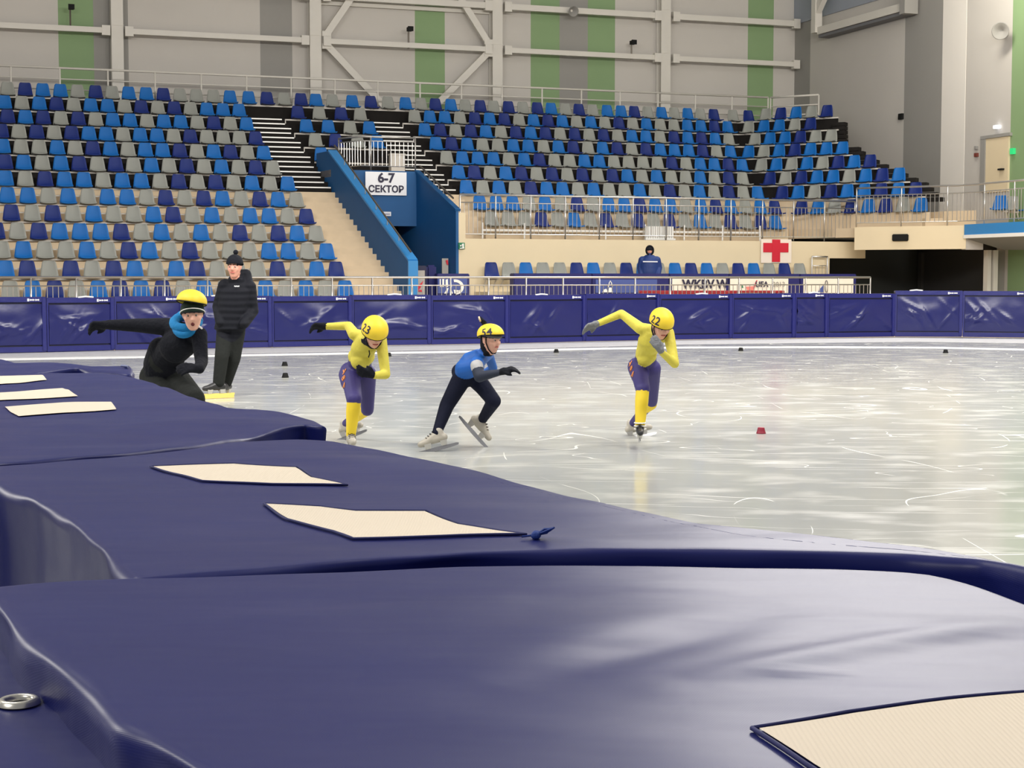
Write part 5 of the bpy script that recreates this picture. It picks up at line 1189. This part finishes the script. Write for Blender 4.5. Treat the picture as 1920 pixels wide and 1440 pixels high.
# ---------------------------------------------------------------- skater 22
def skater22():
    g = Fig(); k = .93; Yb = 13.2
    root = person('person', V((J(1200, 700, 13.3).x, 13.3, 0)), 'young skater in yellow and purple suit, helmet number 22, grey gloves, mid-stride')
    hipR, hipL = J(1197, 690, 13.5), J(1222, 691, 13.5); kneF = J(1205, 729, 13.22); ankF = J(1200, 797, 13.12); kneB = J(1222, 752, 13.75); ankB = J(1186, 795, 14.15)
    shR, shL = J(1201, 616, 13.25), J(1253, 624, 13.15); elR, wrR = J(1165, 588, 13.45), J(1123, 606, 13.4); elL, wrL = J(1265, 682, 13.0), J(1241, 661, 12.9)
    pel = J(1209, 684, 13.5); wai = J(1212, 662, 13.42); che = J(1222, 636, 13.25); nb = J(1228, 618, 13.18)
    sd_s = shL - shR
    S = torso(g, pel, wai, che, nb, X_ + Y_ * .1, sd_s, [(.098, .085), (.088, .075), (.115, .088), (.085, .06)], YEL, 0)
    g.loft(S, [PUR, YEL, YEL]); g.cap(shR, .050, shL, .050, YEL); g.cap(J(1208, 662, 13.42), .075, J(1218, 645, 13.3), .09, YEL)
    g.cap(J(1210, 672, 13.4), .07, J(1218, 668, 13.35), .06, YEL)
    g.cap(hipR, .078, kneF, .062, PUR); g.cap(J(1195, 688, 13.55), .085, J(1200, 706, 13.4), .075, PUR)
    g.limb([kneF, kneF.lerp(ankF, .35), ankF], [.056, .057, .042], YEL2); g.cap(J(1203.5, 724, 13.24), .052, kneF, .054, YEL2)
    g.cap(hipL, .080, kneB, .052, PUR); g.cap(kneB + V((0, .03, -.03)), .050, kneB.lerp(ankB, .3), .046, YEL2); g.limb([kneB.lerp(ankB, .3), ankB], [.046, .038], PUR)
    g.limb([shR, elR, wrR], [.050, .036, .028], YEL); g.limb([shL, elL, wrL], [.050, .038, .028], YEL)
    g.hand(wrR, J(1103, 613, 13.38) - wrR, V((0, -.6, -.8)), 1.12, GREYG, .55, GREYG); g.hand(wrL, J(1230, 641, 12.85) - wrL, V((-.5, .8, .2)), 1.05, GREYG, .5, GREYG)
    g.cap(nb, .045, J(1235, 614, 13.12), .045, BLK)
    g.head(J(1240, 609, 13.05), (.30, -.80, -.52), k, SK, hair=BLK); g.build(root); face(g, root)
    helmet(g, root, text='22', tdir=(-.62, -.80, .02), trot=-.35, rad=(.106, .128, .112), off=(0, -.012, .036), rim=-.22, label='yellow helmet cover with number 22'); strap(g, root)
    skate(root, ankF, ankF + V((-.02, -.5, .02)), (.05, .02, 1), .95, SKK, label='black and white skate', drop=.08); skate(root, ankB, ankB + V((.5, -.15, -.12)), (-.15, .3, 1), .95, SKB)
    decal_letters(root, [o for o in root.children if o.name.startswith('body')][0], [('У', 1182, 683), ('Ф', 1183.5, 692), ('А', 1186.5, 702)], -.3, .062, ORG)
    for q in ((ankF, BLK),):
        bm = bmesh.new()
        for dz in (-.02, .005, .03): add_tube(bm, [q[0] + V((.047 * math.cos(t), -.01 + .05 * math.sin(t), dz - .01)) for t in [i * PI / 6 for i in range(13)]], .006, 5)
        keep(bobj('ankle_strap', bm, MT['white'], smooth=True), root)
skater22()
# ---------------------------------------------------------------- skater 23
def skater23():
    g = Fig(); Yb = 13.1; k = .97
    root = person('person', V((J(672, 700, 13.2).x, 13.3, 0)), 'young skater in yellow top and purple shorts, helmet number 23, black gloves')
    hipR, hipL = J(656, 697, 13.3), J(688, 701, 13.3); kneF = J(664, 748, 13.0); ankF = J(658, 815, 12.98); kneB = J(689, 768, 13.45); ankB = J(648, 795, 13.8)
    shR, shL = J(664, 627, 13.1), J(714, 636, 13.0); elR = J(654, 611, 13.35); wrR = J(614, 612, 13.4); elL, wrL = J(723, 702, 12.9), J(703, 704, 12.78)
    pel = J(672, 692, 13.3); wai = J(676, 672, 13.2); che = J(684, 648, 13.08); nb = J(690, 630, 13.0)
    S = torso(g, pel, wai, che, nb, X_, shL - shR, [(.108, .09), (.098, .08), (.118, .09), (.085, .06)], YEL, 0)
    g.loft(S, [PUR, YEL, YEL]); g.cap(shR, .048, shL, .050, YEL); g.cap(J(674, 677, 13.15), .075, J(682, 672, 13.12), .075, YEL); g.cap(J(668, 668, 13.2), .07, J(686, 668, 13.15), .075, YEL)
    g.cap(hipR, .085, kneF, .066, PUR); g.cap(J(653, 703, 13.3), .082, J(656, 718, 13.2), .076, PUR)
    g.limb([kneF, kneF.lerp(ankF, .35), ankF], [.060, .058, .040], YEL2); g.cap(hipL, .080, kneB, .055, PUR); g.limb([kneB, kneB.lerp(ankB, .5), ankB], [.050, .045, .038], [YEL2, PUR])
    g.limb([shR, elR, wrR], [.050, .038, .030], YEL); g.limb([shL, elL, wrL], [.050, .040, .030], YEL)
    g.hand(wrR, J(592, 611, 13.4) - wrR, V((0, -.5, -.9)), 1.15, BLK, 1.1); g.hand(wrL, J(686, 700, 12.75) - wrL, V((-.1, .8, .5)), 1.1, BLK, .8)
    g.cap(nb, .046, J(697, 622, 12.98), .046, BLK); g.cap(J(686, 637, 12.98), .045, J(694, 642, 12.93), .038, BLK)
    g.head(J(702, 624, 12.9), (.25, -.76, -.60), k, SK, hair=BLK); g.build(root); face(g, root)
    helmet(g, root, text='23', tdir=(-.60, -.80, .05), trot=-.45, rad=(.112, .132, .112), off=(0, 0, .036), rim=-.22, label='yellow helmet cover with number 23'); strap(g, root)
    skate(root, ankF, ankF + V((.12, -.5, -.02)), (0, .05, 1), .95, SKB); skate(root, ankB, ankB + V((.4, -.3, -.3)), (-.2, .4, 1), .95, SKB)
    decal_letters(root, [o for o in root.children if o.name.startswith('body')][0], [('У', 645.5, 698), ('Ф', 644.5, 710), ('А', 645.5, 723)], -.15, .062, ORG)
    bm = bmesh.new(); add_tube(bm, [J(692, 657, 12.93), J(693, 664, 12.94), J(691, 670, 12.96)], .005, 5); keep(bobj('zip_pull', bm, BLK), root)
skater23()
# ---------------------------------------------------------------- skater 54
def skater54():
    g = Fig(); k = .93
    root = person('person', V((J(875, 700, 13.0).x, 13.0, 0)), 'young skater in blue jersey and dark leggings, helmet number 54, pushing off to the right')
    hipR, hipL = J(868, 706, 13.05), J(888, 706, 13.15); kneB = J(838, 760, 13.0); ankB = J(819, 812, 12.85); kneF = J(926, 752, 12.95); ankF = J(904, 787, 13.2)
    shR, shL = J(893, 682, 12.85), J(914, 662, 13.15); elR, wrR = J(899, 706, 12.75), J(938, 698, 12.7); elL, wrL = J(925, 690, 13.3), J(905, 700, 13.35)
    pel = J(874, 700, 13.1); wai = J(874, 688, 13.08); che = J(886, 676, 13.02); nb = J(904, 664, 13.0)
    S = torso(g, pel, wai, che, nb, V((.5, .85, 0)), shL - shR, [(.088, .078), (.085, .078), (.105, .088), (.08, .06)], BLUJ, 0)
    g.loft(S, [BLUJ, BLUJ, BLUJ]); g.cap(shR, .055, shL, .055, BLUJ); g.cap(J(872, 692, 13.0), .085, J(890, 688, 12.95), .08, BLUJ)
    g.cap(J(862, 697, 13.1), .07, J(868, 710, 13.08), .085, NAVY); g.cap(J(868, 706, 13.05), .082, J(892, 708, 13.1), .078, NAVY)
    g.limb([hipR, kneB, ankB], [.085, .062, .040], NAVY); g.limb([hipL, J(905, 725, 13.05), kneF, ankF], [.082, .07, .060, .040], NAVY)
    g.cap(shR, .05, shR.lerp(elR, .2), .051, BLUJ); g.cap(shR.lerp(elR, .3), .050, elR, .048, NAVY2); g.limb([elR, wrR], [.046, .026], NAVY2); g.limb([shL, elL, wrL], [.045, .036, .026], BLUJ)
    g.cap(J(894, 686, 12.82), .0525, J(894.6, 689, 12.81), .053, BAND)
    g.hand(wrR, J(962, 691, 12.7) - wrR, V((.2, .3, -.9)), 1.1, BLK, .9); g.hand(wrL, V((-.6, .3, .2)), V((0, .3, -.9)), 1.0, BLK, .9)
    g.cap(nb, .042, J(913, 650, 12.95), .042, BLK)
    g.head(J(920, 635, 12.9), (.72, -.66, -.20), k, SK, hair=BLK); g.build(root); face(g, root)
    helmet(g, root, f=(.72, -.66, -.07), text='54', tdir=(-.32, -.93, .22), trot=.12, rad=(.108, .128, .096), off=(0, -.008, .034), rim=-.02, label='yellow helmet cover with number 54', backdrop=.30); strap(g, root)
    # headband and pom-pom tails behind the helmet
    bm = bmesh.new(); c, f, up, sd, kk = g.hc, g.hf, g.hu, g.hs, g.hk; P = lambda x, y, z: c + sd * x * kk + f * y * kk + up * z * kk
    add_tube(bm, [P(.074 * math.sin(t), -.004 + .094 * math.cos(t), .036) for t in [i * PI / 8 for i in range(-7, 8)]], .014, 8); keep(bobj('headband', bm, GREYB, smooth=True), root)
    bm = bmesh.new(); add_tube(bm, [J(909, 607, 12.98), J(903, 600, 13.0), J(899, 594, 13.0)], [.022, .018, .008], 8); o = keep(bobj('hat_tassel', bm, BLK, smooth=True), root)
    bm = bmesh.new(); add_tube(bm, [J(901, 603, 12.96), J(899, 598, 12.96), J(898, 594, 12.97)], .008, 6); keep(bobj('tassel_end', bm, MT['concrete'], smooth=True), root)
    skate(root, ankB, ankB + V((-.5, -.12, -.26)), (-.28, .2, 1), .98, SKB, .38); skate(root, ankF, ankF + V((.24, -.1, -.42)), (.75, .05, .66), .98, SKB, .38)
skater54()
# ---------------------------------------------------------------- skater in black
def skater_black():
    g = Fig(.0085); k = 1.02; Yc = 12.3
    root = person('person', V((J(320, 700, 12.3).x, 12.4, 0)), 'young skater in black with blue neck warmer, one arm stretched out sideways')
    pel = J(302, 705, 12.6); wai = J(312, 672, 12.45); che = J(335, 638, 12.25); nb = J(346, 617, 12.15); shR, shL = J(316, 613, 12.3), J(373, 628, 12.1)
    S = torso(g, pel, wai, che, nb, V((1, .15, -.1)), shL - shR, [(.165, .12), (.15, .115), (.155, .11), (.10, .07)], BLK, 0)
    g.loft(S, [OLV, BLK, BLK]); g.cap(shR, .068, shL, .066, BLK); g.cap(J(330, 650, 12.25), .13, J(345, 640, 12.2), .12, BLK); g.cap(J(302, 655, 12.45), .10, J(290, 682, 12.55), .09, BLK); g.cap(J(320, 690, 12.45), .10, J(298, 690, 12.5), .12, BLK)
    elR, wrR = J(255, 610, 12.35), J(204, 609, 12.35); elL, wrL = J(378, 678, 12.0), J(374, 692, 11.85)
    g.limb([shR, elR, wrR], [.072, .054, .040], BLK); g.limb([shL, elL, wrL], [.064, .050, .038], BLK)
    g.hand(wrR, J(178, 610, 12.35) - wrR, V((0, -.6, -.8)), 1.25, BLK, 1.2); g.hand(wrL, J(356, 690, 11.8) - wrL, V((-.2, .6, -.6)), 1.2, BLK, 1.0)
    hipR, hipL = J(288, 708, 12.6), J(330, 712, 12.5); kR, kL = J(310, 752, 12.25), J(364, 748, 12.15); aR = V((J(300, 800, 12.7).x, 12.75, .13)); aL = V((J(378, 800, 12.4).x, 12.35, .13))
    g.limb([hipR, kR, aR], [.115, .085, .06], OLV); g.limb([hipL, kL, aL], [.11, .085, .06], OLV)
    g.head(J(361, 589, 12.0), (.16, -.97, -.16), k, SK, upref=V((-.05, 0, 1)), hair=HATG); g.build(root); face(g, root, mouth_open=True)
    # hat pulled to the brow, with white band
    helmet(g, root, rad=(.088, .112, .088), off=(0, -.008, .025), rim=-.25, front=.32, label='dark green knitted hat', name='knitted_hat', mat_=HATG, backdrop=.5)
    c, f, up, sd, kk = g.hc, g.hf, g.hu, g.hs, g.hk; P = lambda x, y, z: c + sd * x * kk + f * y * kk + up * z * kk
    bm = bmesh.new(); add_tube(bm, [P(.089 * math.sin(t), -.008 + .106 * math.cos(t), .010 + .052 * math.cos(t)) for t in [i * PI / 12 for i in range(-6, 7)]], .0042, 6); keep(bobj('hat_stripe', bm, MT['white'], smooth=True), root)
    helmet(g, root, f=(.16, -.97, -.02), up=(.16, 0, 1), off=(0, -.02, .092), rad=(.112, .134, .088), rim=-.10, backdrop=.2, label='yellow helmet cover pushed up on the head')
    bm = bmesh.new(); ctr = J(349, 606, 12.12); add_tube(bm, [ctr + V((.092 * math.cos(t), -.085 * math.sin(t), -.045 * math.sin(t) + .01)) for t in [i * PI / 12 for i in range(25)]], .036, 10, cap=False)
    add_tube(bm, [ctr + V((.08 * math.cos(t), -.10 * math.sin(t), -.085 * math.sin(t) + .0)) for t in [i * PI / 12 for i in range(25)]], .028, 10, cap=False)
    bobj_ = keep(bobj('neck_warmer', bm, mat('blue_fleece', srgb(10, 120, 180), .85, bump=.5, bump_scale=30), smooth=True), root); bobj_['label'] = 'bright blue neck warmer'
    bm = bmesh.new(); add_tube(bm, [J(369, 609, 11.98), J(379, 616, 11.95)], .007, 6); keep(bobj('strap_end', bm, MT['white']), root)
    bm = bmesh.new(); add_tube(bm, [J(343, 630, 12.12), J(340, 640, 12.12), J(336, 649, 12.13)], .005, 5); keep(bobj('zip', bm, MT['chrome']), root)
    skate(root, aR, aR + V((.1, -.5, 0)), (0, 0, 1), 1.0, SKK); skate(root, aL, aL + V((.2, -.5, 0)), (0, 0, 1), 1.0, SKK)
skater_black()
# ---------------------------------------------------------------- coach
def coach():
    g = Fig(.010); Yc = 18.9
    root = person('person', V((J(425, 700, 18.9).x, 18.9, 0)), 'man standing on skates in black puffer jacket, knitted hat and dark trousers, hands in pockets')
    pel = J(432, 622, 19.0); wai = J(436, 590, 18.95); che = J(442, 552, 18.95); nb = J(447, 527, 18.95); shR, shL = J(422, 536, 18.95), J(467, 538, 18.95)
    g.loft([(J(431, 618, 18.95), X_, Y_, .19, .14), (wai, X_, Y_, .185, .145), (J(440, 565, 18.95), X_, Y_, .195, .15), (J(443, 545, 18.95), X_, Y_, .20, .14), (nb, X_, Y_, .11, .09)], COAT)
    g.cap(shR, .085, shL, .085, COAT); elR, wrR = J(409, 575, 19.0), J(413, 604, 18.85); elL, wrL = J(474, 583, 19.0), J(458, 607, 18.82)
    g.limb([shR, elR, wrR], [.085, .07, .06], COAT); g.limb([shL, elL, wrL], [.085, .07, .06], COAT)
    hR, hL = J(423, 622, 18.98), J(443, 622, 18.98); kR, kL = J(416, 668, 18.85), J(438, 672, 19.0); aR, aL = J(410, 717, 18.85), J(425, 717, 19.1)
    g.limb([hR, kR, aR], [.11, .085, .07], OLV); g.limb([hL, kL, aL], [.11, .085, .065], OLV)
    g.cap(nb, .07, J(443, 517, 18.92), .065, COAT); g.cap(J(447, 518, 19.0), .085, J(461, 514, 19.02), .062, COAT); g.cap(J(462, 514, 19.02), .06, J(464, 530, 18.98), .07, COAT); g.cap(J(437, 525, 18.9), .06, J(449, 527, 18.9), .06, COAT)
    g.head(J(440, 500, 18.86), (-.12, -.98, -.08), 1.12, SK2, hair=BLK); g.build(root); face(g, root)
    helmet(g, root, rad=(.088, .112, .10), off=(0, -.008, .030), rim=.02, label='black knitted hat', name='knitted_hat', mat_=BLK, backdrop=.3)
    bm = bmesh.new(); bmesh.ops.create_icosphere(bm, subdivisions=3, radius=.03, matrix=Matrix.Translation(J(442, 473, 18.9))); keep(bobj('hat_bobble', bm, BLK, smooth=True), root)
    bm = bmesh.new()
    for i in range(5): boxc(bm, J(440 + i * 2, 536.5 + (i % 2) * .4, 18.79), .009, .004, .014)
    keep(bobj('chest_mark', bm, MT['signwhite']), root)
    for a, t, kk in ((aR, V((-.42, -.28, 0)), 1.15), (aL, V((-.15, -.5, 0)), 1.15)):
        skate(root, a, a + t, (0, 0, 1), kk, SKK, .42, lace=False, blade_m=YBL)
    bm = bmesh.new(); A, B = atZ(376, 744, .03), atZ(438, 741, .03); add_bar(bm, A, B, .03, .05); o = keep(bobj('blade_guard', bm, YBL), root); o['label'] = 'yellow blade guard'
coach()
# ---------------------------------------------------------------- person by the cream wall
def spectator():
    g = Fig(.013); Y = PT(a_of(1217, 1.4, 1.0), 1.0).y
    base = V((J(1217, 500, Y).x, Y, .3)); root = person('person', base, 'person in blue hooded jacket standing behind the stored pads before the cream wall')
    P = lambda px, py, dy=0: J(px, py, Y + dy)
    g.loft([(P(1217, 530), X_, Y_, .26, .16), (P(1217, 510), X_, Y_, .27, .17), (P(1217, 492), X_, Y_, .27, .16), (P(1218, 484), X_, Y_, .21, .13), (P(1218, 478), X_, Y_, .12, .1)], BLJ)
    g.cap(P(1204, 486), .085, P(1232, 486), .085, BLJ)
    g.limb([P(1203, 487), P(1200, 502, .03), P(1202, 516, -.08)], [.09, .085, .07], BLJ); g.limb([P(1233, 487), P(1236, 502, .03), P(1234, 516, -.08)], [.09, .085, .07], BLJ)
    g.hand(P(1202, 516, -.08), V((.1, -.2, -1)), V((1, 0, 0)), 1.0, SK2, .7); g.hand(P(1234, 516, -.08), V((-.1, -.2, -1)), V((-1, 0, 0)), 1.0, SK2, .7)
    zk = .75
    for px in (1211, 1224):
        h = P(px, 528); g.limb([h, V((h.x, Y, .75)), V((h.x, Y + .02, .40))], [.12, .09, .07], NAVY); g.cap(V((h.x, Y + .02, .34)), .045, V((h.x, Y - .14, .335)), .038, BLK)
    g.head(P(1218, 470, -.02), (0, -1, -.03), 1.06, SK2, hair=BLK); g.build(root); face(g, root)
    helmet(g, root, rad=(.110, .125, .135), off=(0, -.028, .012), rim=-.10, label='dark raised hood', name='hood', mat_=BLK, backdrop=.5)
    bm = bmesh.new(); c = g.hc; add_tube(bm, [c + V((.10 * math.cos(t), -.055, .125 * math.sin(t) + .005)) for t in [i * PI / 12 for i in range(25)]], .026, 8, cap=False); keep(bobj('hood_rim', bm, BLK, smooth=True), root)
    bm = bmesh.new(); add_bar(bm, P(1205.5, 490.5, -.185), P(1233, 490.8, -.185), .012, .03); keep(bobj('reflective_stripe', bm, MT['signwhite']), root)
BLJ = mat('blue_jacket', srgb(18, 50, 115), .6, bump=.5, bump_scale=8)
spectator()
